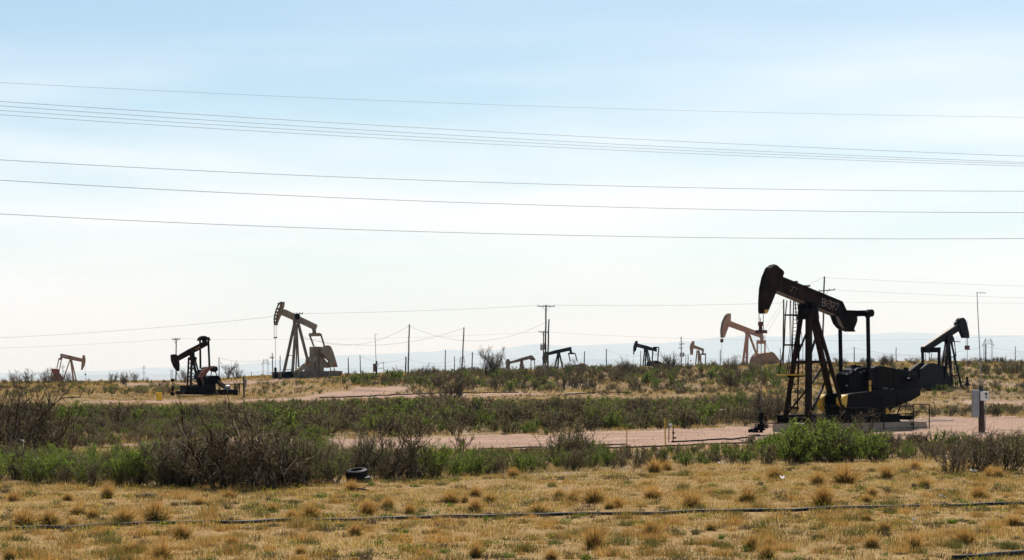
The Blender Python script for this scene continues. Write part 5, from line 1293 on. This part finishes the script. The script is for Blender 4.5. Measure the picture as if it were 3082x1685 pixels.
put('bare', 2290, 1300, 1.5, 1.2, "middle", "leafless bush behind the rod of the black pumpjack", D=124)
put('mesquite', 2560, 1345, 1.35, 1.3, "front", "thorny dark mesquite in front of the black pumpjack's crank", D=97)
put('bare', 2480, 1345, 1.2, 1.3, "front", "thorny leafless bush in front of the black pumpjack's pedestal", D=98)
put('bare', 2870, 1425, 1.0, 1.2, label="low brown twiggy shrub at the grass edge left of the white scrap")
put('bare', 2950, 1420, 1.15, 1.2, label="brown twiggy shrub below the meter pole")
put('mesquite', 2920, 1412, 1.2, 1.0, label="thin forked dead shrub below the meter pole")
put('olive', 3040, 1420, 1.15, 1.2, label="olive shrub at the right edge, grass side")
put('mesquite', 1330, 1215, 2.3, 1.3, "far", "lone leafless mesquite at the edge of the pink dirt patch", D=172)
put('mesquite', 1375, 1215, 1.9, 1.2, "far", "second leafless mesquite at the edge of the pink dirt patch", D=174)
put('bare', 1482, 1120, 3.3, .95, "skyline", "big rounded leafless tree on the skyline left of the low brown pumpjack", D=252)
put('mesquite', 1480, 1120, 3.0, .9, "skyline", "gnarled trunk bush inside the rounded skyline tree", D=251)
for px, py, hh, lb in ((1700, 1112, 1.9, "leafless skyline bush below the tail of the distant black pumpjack"), (1740, 1110, 1.7, "leafless skyline bush right of the distant black pumpjack"),
                       (1996, 1098, 2.2, "leafless skyline bush covering the gear of the small distant black pumpjack"), (2018, 1100, 2.1, "leafless skyline bush left of the transformer pole"),
                       (1885, 1150, 2.0, "dark leafless bush on the slope below the small distant black pumpjack"), (2205, 1150, 1.9, "dark leafless bush on the slope below the pinkish pumpjack"),
                       (145, 1155, 2.0, "leafless bush left of the rust-brown pumpjack's gear"), (205, 1156, 1.5, "leafless bush at the foot of the rust-brown pumpjack"), (85, 1155, 1.8, "leafless skyline bush near the left edge"), (45, 1156, 1.6, "leafless skyline bush at the left edge"),
                       (715, 1150, 1.4, "low leafless skyline bush right of the dark rusty pumpjack's tail"), (690, 1150, 1.9, "taller leafless skyline bush right of the dark rusty pumpjack"), (555, 1152, 1.7, "leafless bush behind the dark rusty pumpjack's legs"),
                       (375, 1154, 1.5, "skyline bush right of the rust-brown pumpjack, middle of three"), (340, 1154, 1.3, "skyline bush right of the rust-brown pumpjack, left of three"), (405, 1154, 1.3, "skyline bush right of the rust-brown pumpjack, right of three"),
                       (1275, 1124, 1.6, "leafless skyline bush right of the left tall bare post"), (1305, 1122, 1.3, "low leafless skyline bush between the tall bare posts"), (1900, 1145, 1.6, "second dark bush on the slope below the small black pumpjack"),
                       (1650, 1118, 1.5, "low bush at the foot of the pole cluster"), (2170, 1100, 1.3, "small skyline bush under the pinkish pumpjack's rod"), (2680, 1088, 1.5, "skyline bush above the belt guard of the big black pumpjack"), (2655, 1089, 1.2, "smaller skyline bush above the belt guard")):
    put('bare' if (px % 2) else 'mesquite', px, py, hh, 1.1, "skyline", lb, D=255 + (px * 13) % 25)

def sample_poly(poly, n, rng, spacing):
    xs = [p[0] for p in poly]; ys = [p[1] for p in poly]
    # uniform in world area: sample x,y in world box
    A = ground_px(np.array([min(xs), max(xs)]), np.array([min(ys), min(ys)])); Bp = ground_px(np.array([min(xs), max(xs)]), np.array([max(ys), max(ys)]))
    far = max(A[:, 1]); near = min(Bp[:, 1])
    x0, x1 = (min(xs) - CX) * far / F, (max(xs) - CX) * far / F
    X = rng.uniform(x0, x1, n); Y = rng.uniform(near, far, n); Z = zt(X, Y)
    px = CX + F * X / Y; py = HY - (Z - H) * F / Y
    # visible from the crest side only: also check against world mask
    jx = px + (smooth_noise(X + 200, Y, 3.0, 5) - .5) * 90; jy = py + (smooth_noise(X + 200, Y, 2.4, 6) - .5) * 14
    ok = inpoly(jx, jy, poly)
    X, Y, Z, px, py = X[ok], Y[ok], Z[ok], px[ok], py[ok]
    cell = {}; keep = []
    for i in range(len(X)):
        c = (int(X[i] // spacing), int(Y[i] // spacing)); good = True
        for a in (-1, 0, 1):
            for b in (-1, 0, 1):
                for j in cell.get((c[0] + a, c[1] + b), ()):
                    if (X[i] - X[j]) ** 2 + (Y[i] - Y[j]) ** 2 < spacing ** 2: good = False
        if good: cell.setdefault(c, []).append(i); keep.append(i)
    k = np.array(keep, int)
    return X[k], Y[k], Z[k], px[k], py[k]

rng = np.random.default_rng(42)
def kind_at(px, x, y, rng, belt):
    g_ = float(smooth_noise(np.array([x + 300.0]), np.array([y + 10.0]), 5.5, 9)[0])
    if belt == 'A':
        if px < 430: w = (.18, .62, .20)
        elif px < 1000: w = (.50, .22, .28)
        elif px < 1260: w = (.25, .25, .5)
        elif px < 1640: w = (.28, .42, .30)
        elif px < 2040: w = (.30, .22, .48)
        elif px < 2290: w = (.12, .58, .30)
        elif px < 2640: w = (.02, .92, .06)
        elif px < 2850: w = (.45, .2, .35)
        else: w = (.62, .12, .26)
    elif belt == 'B':
        w = (.50, .10, .40) if g_ < .5 else (.2, .36, .44)
    else:
        w = (.46, .16, .38) if g_ < .55 else (.2, .38, .42)
    r = rng.random()
    return 'bare' if r < w[0] else ('green' if r < w[0] + w[1] else 'olive')

X, Y, Z, PX, PY = sample_poly(BELT_A, 9000, rng, .60)
STUFF = []
TOPA = ([-500, 0, 400, 450, 560, 900, 1000, 1250, 1640, 1700, 1750, 1800, 1860, 2100, 2240, 2300, 2350, 2430, 2540, 2600, 2650, 2720, 2850, 2990, 3040, 3082, 3600],
        [1350, 1350, 1345, 1345, 1335, 1338, 1345, 1350, 1362, 1330, 1300, 1335, 1362, 1345, 1338, 1318, 1285, 1266, 1278, 1300, 1318, 1338, 1334, 1336, 1308, 1300, 1300])
TOPB = ([-500, 0, 400, 700, 820, 1000, 1240, 1500, 1700, 2100, 2200, 2330, 2780, 3600], [1212, 1216, 1218, 1213, 1203, 1200, 1196, 1198, 1196, 1196, 1185, 1180, 1216, 1214])
TOPC = ([-500, 700, 900, 1000, 1100, 1240, 1500, 2000, 2350, 2800, 3600], [1146, 1142, 1143, 1136, 1123, 1114, 1106, 1094, 1090, 1086, 1084])
for x, y, z, px, py in zip(X, Y, Z, PX, PY):
    kd = kind_at(px, x, y, rng, 'A')
    hb_ = 1.0
    if px < 430: hb_ = 1.05
    elif px < 1000: hb_ = 1.1
    elif px < 2290: hb_ = .78
    elif px < 2640: hb_ = 1.25
    else: hb_ = .8
    if kd == 'olive': hb_ *= .9
    h = hb_ * rng.uniform(.45, 1.2)
    if 1010 < px < 1130 and py > 1425 or 1215 < px < 1275 and py > 1436: continue
    h = min(h, max(.28, (py - np.interp(px, *TOPA) - rng.uniform(-8, 42)) * y / F))
    STUFF.append([y, kd, x, y, z, h * rng.uniform(1.0, 1.35), h, px, 'front'])
for poly, n_, sp, hb_, nm in ((BELT_B, 16000, 1.25, 1.1, 'middle'), (BELT_B2, 2500, 1.3, 1.0, 'middle'), (BELT_C, 12000, 1.75, 1.25, 'far'), (BELT_C2, 5000, 2.1, 1.25, 'far'), (BELT_D, 2500, 4.2, .8, 'far')):
    X, Y, Z, PX, PY = sample_poly(poly, n_, rng, sp)
    dn = smooth_noise(X + 100, Y, 7.0, 21)
    for x, y, z, px, py, d_ in zip(X, Y, Z, PX, PY, dn):
        if rng.random() > (.12 if not (px < 1000 and nm == 'middle') else .45) + (.25 if poly is BELT_C else -.08) + d_ * 1.3: continue
        if nm == 'middle' and 430 < px < 530 and py < 1240: continue
        if 1340 < px < 1650 and 1228 < py < 1246: continue
        h = hb_ * rng.uniform(.4, 1.15)
        if nm == 'middle' and px < 700 and py > 1285: h *= .6
        tp_ = np.interp(px, *(TOPB if nm == 'middle' else TOPC))
        h = min(h, max(.25, (py - tp_ - rng.uniform(-3, 12)) * y / F))
        STUFF.append([y, kind_at(px, x, y, rng, 'B' if nm == 'middle' else 'C'), x, y, z, h * rng.uniform(1.1, 1.5), h, px, nm])
# thin skyline fringe
for i in range(420):
    px = rng.uniform(-300, 3400); D = rng.uniform(255, 330); x = (px - CX) * D / F
    f_ = .55 if px < 1050 else 1.0
    if rng.random() > f_: continue
    h = rng.uniform(.35, 1.0) * (1.0 if px > 1050 else .8)
    STUFF.append([D, 'bare' if rng.random() < .7 else 'olive', x, D, zg(x, D), h * 1.3, h, px, 'skyline'])
# scattered low shrubs between the belts
X, Y = rng.uniform(-1, 1, 15000), rng.uniform(84, 290, 15000); X = X * .30 * Y
Z = zt(X, Y); PX = CX + F * X / Y; PY = HY - (Z - H) * F / Y
wj = (smooth_noise(X, Y, 2.2, 1) - .5) * 60; dn = smooth_noise(X + 40, Y, 6.0, 77)
DM = np.zeros(len(X), bool)
for p in DIRT: DM |= inpoly(PX + wj, PY + (smooth_noise(X, Y, 1.6, 2) - .5) * 9, p)
for x, y, z, px, py, dm_, d_ in zip(X, Y, Z, PX, PY, DM, dn):
    left = px < 1000 and py > 1212
    if dm_ and not (px < 1000 and py > 1300 and rng.random() < .8): continue
    if rng.random() > (.50 if left else .30) * (.3 + 1.4 * d_): continue
    if 430 < px < 530 and 1195 < py < 1240: continue
    if 540 < px < 740 and 1185 < py < 1225: continue
    h = rng.uniform(.22, .62) * (1.0 if py > 1200 else .9)
    tp_ = np.interp(px, *TOPB) if py > 1190 else np.interp(px, *TOPC)
    h = min(h, max(.18, (py - tp_ - rng.uniform(-2, 8)) * y / F))
    STUFF.append([y, kind_at(px, x, y, rng, 'B' if left else 'C'), x, y, z, h * rng.uniform(1.3, 2.0), h, px, 'middle'])
STUFF.sort(key=lambda s: s[0])
inview = [s for s in STUFF if -20 < s[7] < 3100 and s[8] == 'front']
outv = [s for s in STUFF if not (-20 < s[7] < 3100 and s[8] == 'front')]
nI = 300 - len(ITEMS) - 4
rng.shuffle(inview); inview.sort(key=lambda s: s[0])
for s in inview[:nI]:
    ITEMS.append((s[1], int(rng.integers(4)), s[2], s[3], s[4], s[5], s[6], rng.uniform(0, 6.28), 'front', s[7], None))
rest = inview[nI:] + outv

BT = {'front': 'in front belt', 'middle': 'in middle belt', 'far': 'in far brush', 'skyline': 'on the skyline'}
auto = {}
for it in ITEMS:
    if it[10] is None: auto.setdefault((it[0], it[8], LM(it[9])), []).append(it)
ORD = ["leftmost", "second from left", "third from left", "fourth from left", "fifth from left", "sixth from left", "seventh from left", "eighth from left", "ninth from left", "tenth from left"] + ["%s from left" % w for w in
       ("eleventh", "twelfth", "thirteenth", "fourteenth", "fifteenth", "sixteenth", "seventeenth", "eighteenth", "nineteenth", "twentieth", "twenty-first", "twenty-second", "twenty-third", "twenty-fourth", "twenty-fifth", "twenty-sixth", "twenty-seventh", "twenty-eighth", "twenty-ninth", "thirtieth")]
labels = {}
for key, lst in auto.items():
    lst.sort(key=lambda a: a[9])
    for i, it in enumerate(lst):
        base = f"{KTEXT[key[0]]} {BT[key[1]]} {key[2]}"
        labels[id(it)] = base + ("" if len(lst) == 1 else ", " + ORD[min(i, len(ORD) - 1)])
for it in ITEMS:
    kind, pr, x, y, z, sx, sz, rot, belt, px, lb = it
    o = empty(KNAME[kind], (x, y, z), rot, label=lb or labels[id(it)], cat=KCAT[kind], group="shrubs of the brush belts")
    o.scale = (sx, sx, sz)
    tw, lf = PROTO[kind, pr]
    a = bpy.data.objects.new("twigs", tw); COL.objects.link(a); a.parent = o
    a = bpy.data.objects.new("leaves", lf); COL.objects.link(a); a.parent = o

# the far and the uncountable brush, one object
LOW = {}
for kind in ('bare', 'green', 'olive'):
    for i in range(5):
        r_ = np.random.default_rng(900 + len(LOW) * 3)
        tw, lf = shrub(r_, 1.0, 1.2, kind, dens=.42, rt=.012, leaf_s=.034)
        tt = tw[2] * .38
        lt = (.60 + .40 * lf[2]) if kind == 'green' else (.41 + .17 * lf[2])
        LOW[kind, i] = (np.concatenate([tw[0], lf[0]]).astype(np.float32), np.concatenate([tw[1], lf[1] + len(tw[0])]).astype(np.int32), np.concatenate([tt, lt]).astype(np.float32))
def merged(name, items, label, cat):
    V, Q, Tn, o = [], [], [], 0
    for s in items:
        v, q, t = LOW[s[1], int(rng.integers(5))]
        a = rng.uniform(0, 6.28); c, s_ = math.cos(a), math.sin(a)
        vx = (v[:, 0] * c - v[:, 1] * s_) * s[5] + s[2]; vy = (v[:, 0] * s_ + v[:, 1] * c) * s[5] + s[3]; vz = v[:, 2] * s[6] + s[4]
        V.append(np.stack([vx, vy, vz], 1)); Q.append(q + o); Tn.append(t + rng.normal() * .012); o += len(v)
    me = np_mesh(name, np.concatenate(V), quads=np.concatenate(Q), tint=np.concatenate(Tn), mat=M['brush'])
    return T(link(name, me), label, cat, kind="stuff")
merged("brush", rest, "mixed brown and green brush covering the plain in belts to the skyline", "brush")
print("shrubs", len(ITEMS), "merged", len(rest))

# --- bunchgrass tussocks: placed where the photo shows them (px, base y, width px, height px, greenness)
BUNCH = [(323, 1501, 48, 42, .5), (73, 1590, 84, 56, .5), (150, 1582, 70, 50, .6), (375, 1582, 80, 54, .35), (467, 1575, 88, 68, .45), (547, 1624, 74, 50, .5), (237, 1550, 64, 32, .6), (280, 1566, 48, 36, .7),
         (400, 1662, 84, 34, .8), (487, 1690, 78, 56, .3), (218, 1590, 46, 30, .4), (1106, 1555, 56, 46, .1), (935, 1562, 60, 48, .25), (877, 1563, 38, 28, .1), (1168, 1532, 50, 42, .95), (1070, 1617, 48, 38, .3),
         (1432, 1498, 44, 32, .5), (1400, 1516, 30, 28, .9), (1432, 1543, 48, 42, .3), (1475, 1517, 52, 34, .7), (1357, 1514, 62, 36, .3), (1432, 1682, 50, 52, .9), (1060, 1480, 54, 32, .3), (1545, 1438, 44, 28, .3),
         (1233, 1547, 38, 30, .2), (1790, 1657, 80, 68, .4), (1960, 1613, 68, 48, .4), (2265, 1658, 56, 54, .7), (2315, 1652, 54, 42, .6), (1970, 1424, 54, 42, .45), (2007, 1417, 40, 28, .1), (2333, 1442, 56, 34, .3),
         (1964, 1504, 68, 40, .35), (1790, 1517, 74, 48, .3), (1725, 1512, 46, 36, .6), (1684, 1501, 42, 32, .7), (2082, 1532, 80, 52, .4), (1622, 1547, 70, 36, .75), (1858, 1527, 50, 34, .2), (2250, 1512, 64, 48, .85),
         (2462, 1462, 50, 40, .35), (2541, 1457, 90, 52, .4), (2668, 1442, 50, 38, .45), (2476, 1524, 76, 60, .1), (2624, 1497, 42, 34, .6), (2610, 1514, 40, 24, .2), (2782, 1469, 48, 30, .85), (2755, 1410, 38, 24, .3),
         (2624, 1652, 56, 44, .7), (2751, 1657, 66, 50, .75), (2900, 1642, 84, 44, .15), (2662, 1607, 54, 40, .65), (2607, 1569, 38, 24, .6), (2982, 1439, 40, 32, .1), (2946, 1500, 60, 34, .2), (1835, 1532, 40, 26, .5),
         (2310, 1684, 60, 50, .7), (690, 1500, 40, 26, .3), (600, 1520, 44, 24, .2), (820, 1545, 40, 28, .8), (1660, 1684, 50, 30, .3), (30, 1690, 50, 36, .4), (3050, 1585, 60, 34, .5), (2140, 1600, 44, 26, .7),
         (905, 1668, 40, 24, .5), (700, 1640, 44, 24, .3), (3005, 1440, 46, 36, .6), (1310, 1608, 36, 20, .6), (205, 1508, 40, 26, .3), (40, 1510, 46, 28, .3)]
BP = []
for i in range(6):
    r_ = np.random.default_rng(500 + i); g0 = (.15, .35, .5, .65, .85, .25)[i]
    nb = 760
    th = np.abs(r_.normal(0, .55, nb)).clip(0, 1.35); az = r_.uniform(0, 6.28, nb)
    green = r_.random(nb) < (.22 + .55 * g0)
    L_ = np.where(green, r_.uniform(.35, .68, nb), r_.uniform(.6, 1.08, nb))
    d = np.stack([np.sin(th) * np.cos(az), np.sin(th) * np.sin(az), np.cos(th)], 1)
    base = np.stack([r_.normal(0, .09, nb), r_.normal(0, .09, nb), np.full(nb, -.03)], 1)
    side = np.cross(d, r_.normal(size=(nb, 3))); side /= np.linalg.norm(side, axis=1, keepdims=True); wd = np.where(green, .011, .008)[:, None]
    mid = base + d * (L_ * .55)[:, None]; tip = base + d * L_[:, None] + np.stack([d[:, 0] * .12, d[:, 1] * .12, -.10 * np.sin(th)], 1)
    V = np.stack([base - side * wd, base + side * wd, mid + side * wd * .8, mid - side * wd * .8, tip], 1).reshape(-1, 3)
    k5 = np.arange(nb) * 5
    Q = np.stack([k5, k5 + 1, k5 + 2, k5 + 3], 1); Tt = np.stack([k5 + 3, k5 + 2, k5 + 4], 1)
    tq = np.where(green, r_.uniform(.02, .36, nb), r_.uniform(.42, .9, nb)); ttip = np.where(green, tq + .12, tq + .08)
    BP.append(np_mesh("tussock_blades", V, quads=Q, tris=Tt, tint=np.concatenate([tq, ttip]), mat=M['bunch']))
GB = [.15, .35, .5, .65, .85, .25]
rows_ = []
for px, py, w, h, gr in BUNCH:
    cat_ = ("green" if gr > .62 else ("golden brown" if gr < .33 else "green-hearted golden"), "large" if w > 62 else ("small" if w < 44 else "middling"),
            "in front of the black pipe" if py > np.interp(px, [0, 1540, 3082], [1600, 1558, 1521]) + 8 else ("at the brush edge" if py < np.interp(px, [0, 1540, 3082], [1500, 1450, 1425]) else "behind the black pipe"))
    rows_.append((cat_, px, py, w, h, gr))
byc = {}
for r_ in rows_: byc.setdefault(r_[0], []).append(r_)
for c_, lst in byc.items():
    lst.sort(key=lambda a: a[1])
    for i, (_, px, py, w, h, gr) in enumerate(lst):
        j = int(np.argmin([abs(g0 - gr) + random.random() * .12 for g0 in GB]))
        x, y, z = gp(px, py); k = y / F
        o = bpy.data.objects.new("grass_tussock", BP[j]); COL.objects.link(o)
        o.location = (x, y, z); o.rotation_euler = (0, 0, random.uniform(0, 6.28)); o.scale = (w * k / .88, w * k / .88, h * k * 1.3)
        T(o, f"{c_[1]} {c_[0]} grass tussock {c_[2]}" + ("" if len(lst) == 1 else ", " + ORD[i]), "grass tussock", "bunchgrass tussocks in the dry field")

# vaguer tufts that melt into the field, stuff
tfV, tfQ, tfT, tfn, oo = [], [], [], [], 0
for i in range(520):
    px = rng.uniform(-250, 3350); py = 1455 + 260 * rng.random() ** .8 - 45 * (px / 3082)
    x, y, z = gp(px, py); s_ = rng.uniform(.10, .34) * (1 if rng.random() < .8 else 1.5); nb = int(70 + 260 * s_)
    th = np.abs(rng.normal(0, .7, nb)).clip(0, 1.4); az = rng.uniform(0, 6.28, nb); L_ = rng.uniform(.5, 1.0, nb) * s_ * .75
    d = np.stack([np.sin(th) * np.cos(az), np.sin(th) * np.sin(az), np.cos(th)], 1)
    bs = np.stack([x + rng.normal(0, s_ * .35, nb), y + rng.normal(0, s_ * .35, nb), np.full(nb, z - .01)], 1)
    sd_ = np.cross(d, rng.normal(size=(nb, 3))); sd_ /= np.linalg.norm(sd_, axis=1, keepdims=True)
    tfV.append(np.stack([bs - sd_ * .006, bs + sd_ * .006, bs + d * L_[:, None]], 1).reshape(-1, 3))
    u_ = rng.random(); lo, hi = (.1, .4) if u_ < .3 else ((.3, .7) if u_ < .6 else (.5, .95)); tfn.append(rng.uniform(lo, hi, nb))
tfV = np.concatenate(tfV)
T(link("grass_tufts", np_mesh("grass_tufts", tfV, tris=np.arange(len(tfV)).reshape(-1, 3), tint=np.concatenate(tfn), mat=M['bunch'])), "small vague tufts merging into the dry grass", "grass", kind="stuff")

# --- dry grass: stuff
def blades(name, X, Y, hgt, wid, tint, mat, label, cat, lean=.5, rng=rng):
    n_ = len(X); Z = zt(X, Y)
    az = rng.uniform(0, 6.28, n_); ln = np.abs(rng.normal(0, lean, n_)).clip(0, 1.3)
    d = np.stack([np.sin(ln) * np.cos(az), np.sin(ln) * np.sin(az), np.cos(ln)], 1) * hgt[:, None]
    a2_ = rng.uniform(-.9, .9, n_); s = np.stack([np.cos(a2_), np.sin(a2_), np.zeros(n_)], 1) * wid[:, None]
    B = np.stack([X, Y, Z - .02], 1)
    V = np.stack([B - s, B + s, B + d], 1).reshape(-1, 3)
    me = np_mesh(name, V, tris=np.arange(n_ * 3).reshape(-1, 3), tint=tint, mat=mat)
    return T(link(name, me), label, cat, kind="stuff")
def field(n_, y0, y1, margin=1.35):
    u = rng.random(n_); Y = np.sqrt(y0 ** 2 + u * (y1 ** 2 - y0 ** 2)); X = rng.uniform(-1, 1, n_) * (.27 * margin * Y)
    return X, Y
def masks(X, Y):
    Z = zt(X, Y); px = CX + F * X / Y; py = HY - (Z - H) * F / Y
    w_ = (smooth_noise(X, Y, 2.2, 1) - .5); jx = px + w_ * 60; jy = py + (smooth_noise(X, Y, 1.6, 2) - .5) * 9 + (smooth_noise(X, Y, .6, 12) - .5) * 4
    dm = np.zeros(X.shape, bool)
    for p in DIRT: dm |= inpoly(jx, jy, p)
    return px, py, dm
X, Y = field(760000, 30, 72)
px, py, dm = masks(X, Y)
c1 = smooth_noise(X + 50, Y + 50, .45, 3); c2 = smooth_noise(X + 50, Y, 2.6, 4); c3 = smooth_noise(X, Y + 50, .18, 8)
keep = (rng.random(len(X)) < np.clip(.06 + 1.3 * c1 * (.45 + c2) * (.5 + c3) - .12, .03, 1)) & ~dm
X, Y, c1, c2, c3 = X[keep], Y[keep], c1[keep], c2[keep], c3[keep]
n_ = len(X)
hg = (.03 + .13 * c1 ** 1.5 * rng.uniform(.4, 1.3, n_) + .03 * c2)
c4 = smooth_noise(X + 5, Y + 9, 6.5, 91)[...]; base_t = .22 + .62 * rng.random(n_) + .26 * (c2 - .5) + .22 * (c4 - .5) - .12 * (c1 - .5)
gp_ = smooth_noise(X + 77, Y + 31, 1.1, 41) * smooth_noise(X + 7, Y + 3, 4.5, 42)
gr_ = rng.random(n_) < np.clip((gp_ - .22) * 2.0, .06, .6)
tint = np.where(gr_, rng.uniform(0, .18, n_), base_t).clip(0, 1)
pale = rng.random(n_) < .05; tint = np.where(pale, 1.0, tint)
blades("dry_grass", X, Y, hg, np.full(n_, .0075), tint, M['grass'], "short dry straw-coloured grass covering the near field", "grass", .8)
print("blades", n_)
X, Y = field(420000, 72, 190)
px, py, dm = masks(X, Y)
c1 = smooth_noise(X + 50, Y + 50, 1.1, 3); c2 = smooth_noise(X + 50, Y, 5.0, 4)
keep = (rng.random(len(X)) < np.clip(.05 + 1.1 * c1 * (.4 + c2), .03, 1)) & ~(dm & (rng.random(len(X)) > .015))
X, Y, c1 = X[keep], Y[keep], c1[keep]; n_ = len(X)
tint = np.where(rng.random(n_) < .42, rng.uniform(0, .2, n_), rng.uniform(.2, .72, n_))
blades("dry_grass", X, Y, .08 + .22 * c1 * rng.uniform(.5, 1.2, n_), np.full(n_, .016), tint, M['grass'], "dry grass between the brush belts beyond the road", "grass", .5)
X, Y = field(200000, 190, 330, 1.2)
px, py, dm = masks(X, Y)
c1 = smooth_noise(X + 50, Y + 50, 2.1, 3); keep = (rng.random(len(X)) < np.clip(1.4 * c1, .1, 1)) & ~(dm & (rng.random(len(X)) > .02))
X, Y, c1 = X[keep], Y[keep], c1[keep]; n_ = len(X)
tint = np.where(rng.random(n_) < .25, rng.uniform(0, .2, n_), rng.uniform(.2, .8, n_))
blades("dry_grass", X, Y, .12 + .28 * c1 * rng.uniform(.5, 1.2, n_), np.full(n_, .035), tint, M['grass'], "dry grass on the far rise below the skyline", "grass", .5)

# --- low yellow wildflowers and small grey-green weeds, stuff
X, Y = field(5200, 31, 66, 1.2)
fn = smooth_noise(X + 11, Y + 5, 2.2, 61) * smooth_noise(X, Y, .8, 62)
k_ = fn > .27; X, Y = X[k_], Y[k_]
V, Q, Tn, o = [], [], [], 0
for x, y in zip(X, Y):
    z = zg(x, y); m_ = int(rng.integers(14, 34)); s_ = rng.uniform(.06, .16)
    C = np.stack([x + rng.normal(0, s_, m_), y + rng.normal(0, s_, m_), z + np.abs(rng.normal(.05, .035, m_))], 1)
    fl = rng.random(m_) < .24; C[fl, 2] += .035
    v, q = leaf_quads(C, .017, rng); V.append(v); Q.append(q + o); o += len(v); Tn.append(np.where(fl, rng.uniform(.62, 1, m_), rng.uniform(0, .5, m_)))
me = np_mesh("wildflowers", np.concatenate(V), quads=np.concatenate(Q), tint=np.concatenate(Tn), mat=M['flower'])
T(link("wildflowers", me), "low yellow wildflowers and weeds scattered through the dry grass", "wildflowers", kind="stuff")

# small dull weed clumps through the near field, stuff
X, Y = field(2300, 31, 66, 1.2)
k_ = rng.random(len(X)) < np.clip(smooth_noise(X + 21, Y + 15, 3.0, 71) * 1.3 - .2, .05, 1); X, Y = X[k_], Y[k_]
V, Q, Tn, o = [], [], [], 0
for x, y in zip(X, Y):
    m_ = int(rng.integers(12, 60)); s_ = rng.uniform(.06, .24); hh = rng.uniform(.05, .15)
    base = np.stack([x + rng.normal(0, s_ * .5, m_), y + rng.normal(0, s_ * .5, m_), np.full(m_, zg(x, y) - .01)], 1)
    dr = rng.normal(size=(m_, 3)) * .6; dr[:, 2] = 1; dr /= np.linalg.norm(dr, axis=1, keepdims=True)
    P_ = strands(rng, base, dr, rng.uniform(.5, 1, m_) * hh, 3, .2, .03)
    v, q, s3 = tubes3(P_, .0055 * np.ones((m_, 3))); V.append(v); Q.append(q + o); o += len(v)
    u_ = rng.random(); lo, hi = ((.25, .38) if u_ < .3 else ((.48, .59) if u_ < .72 else (.75, .98)))
    Tn.append(rng.uniform(lo, hi, m_)[s3])
me = np_mesh("weeds", np.concatenate(V), quads=np.concatenate(Q), tint=np.concatenate(Tn), mat=M['brush'])
T(link("weeds", me), "small brown and olive weeds scattered through the dry grass", "weeds", kind="stuff")

# loose stones and clods on the dirt, stuff
X, Y = field(60000, 60, 260, 1.2)
px, py, dm = masks(X, Y); X, Y = X[dm], Y[dm]; n_ = len(X); Z = zt(X, Y); s = rng.uniform(.01, .035, n_) * np.where(rng.random(n_) < .02, 2.2, 1)
O8 = np.array([(1, 0, 0), (0, 1, 0), (-1, 0, 0), (0, -1, 0), (0, 0, .8)])
V = (np.stack([X, Y, Z], 1)[:, None] + O8[None] * s[:, None, None] * rng.uniform(.6, 1.3, (n_, 5, 1))).reshape(-1, 3)
k5 = np.arange(n_)[:, None] * 5
Tt = np.concatenate([k5 + np.array(t_)[None] for t_ in ((0, 1, 4), (1, 2, 4), (2, 3, 4), (3, 0, 4))])
me = np_mesh("gravel", V, tris=Tt, tint=np.tile(rng.uniform(.3, 1, n_), 4), mat=M['twig'])
me.materials[0] = veg("gravel_stones", [(0, (.16, .10, .07)), (.6, (.36, .24, .17)), (1, (.55, .44, .36))], 0, .0)
T(link("gravel", me), "loose gravel and clods on the pink dirt road", "gravel", kind="stuff")
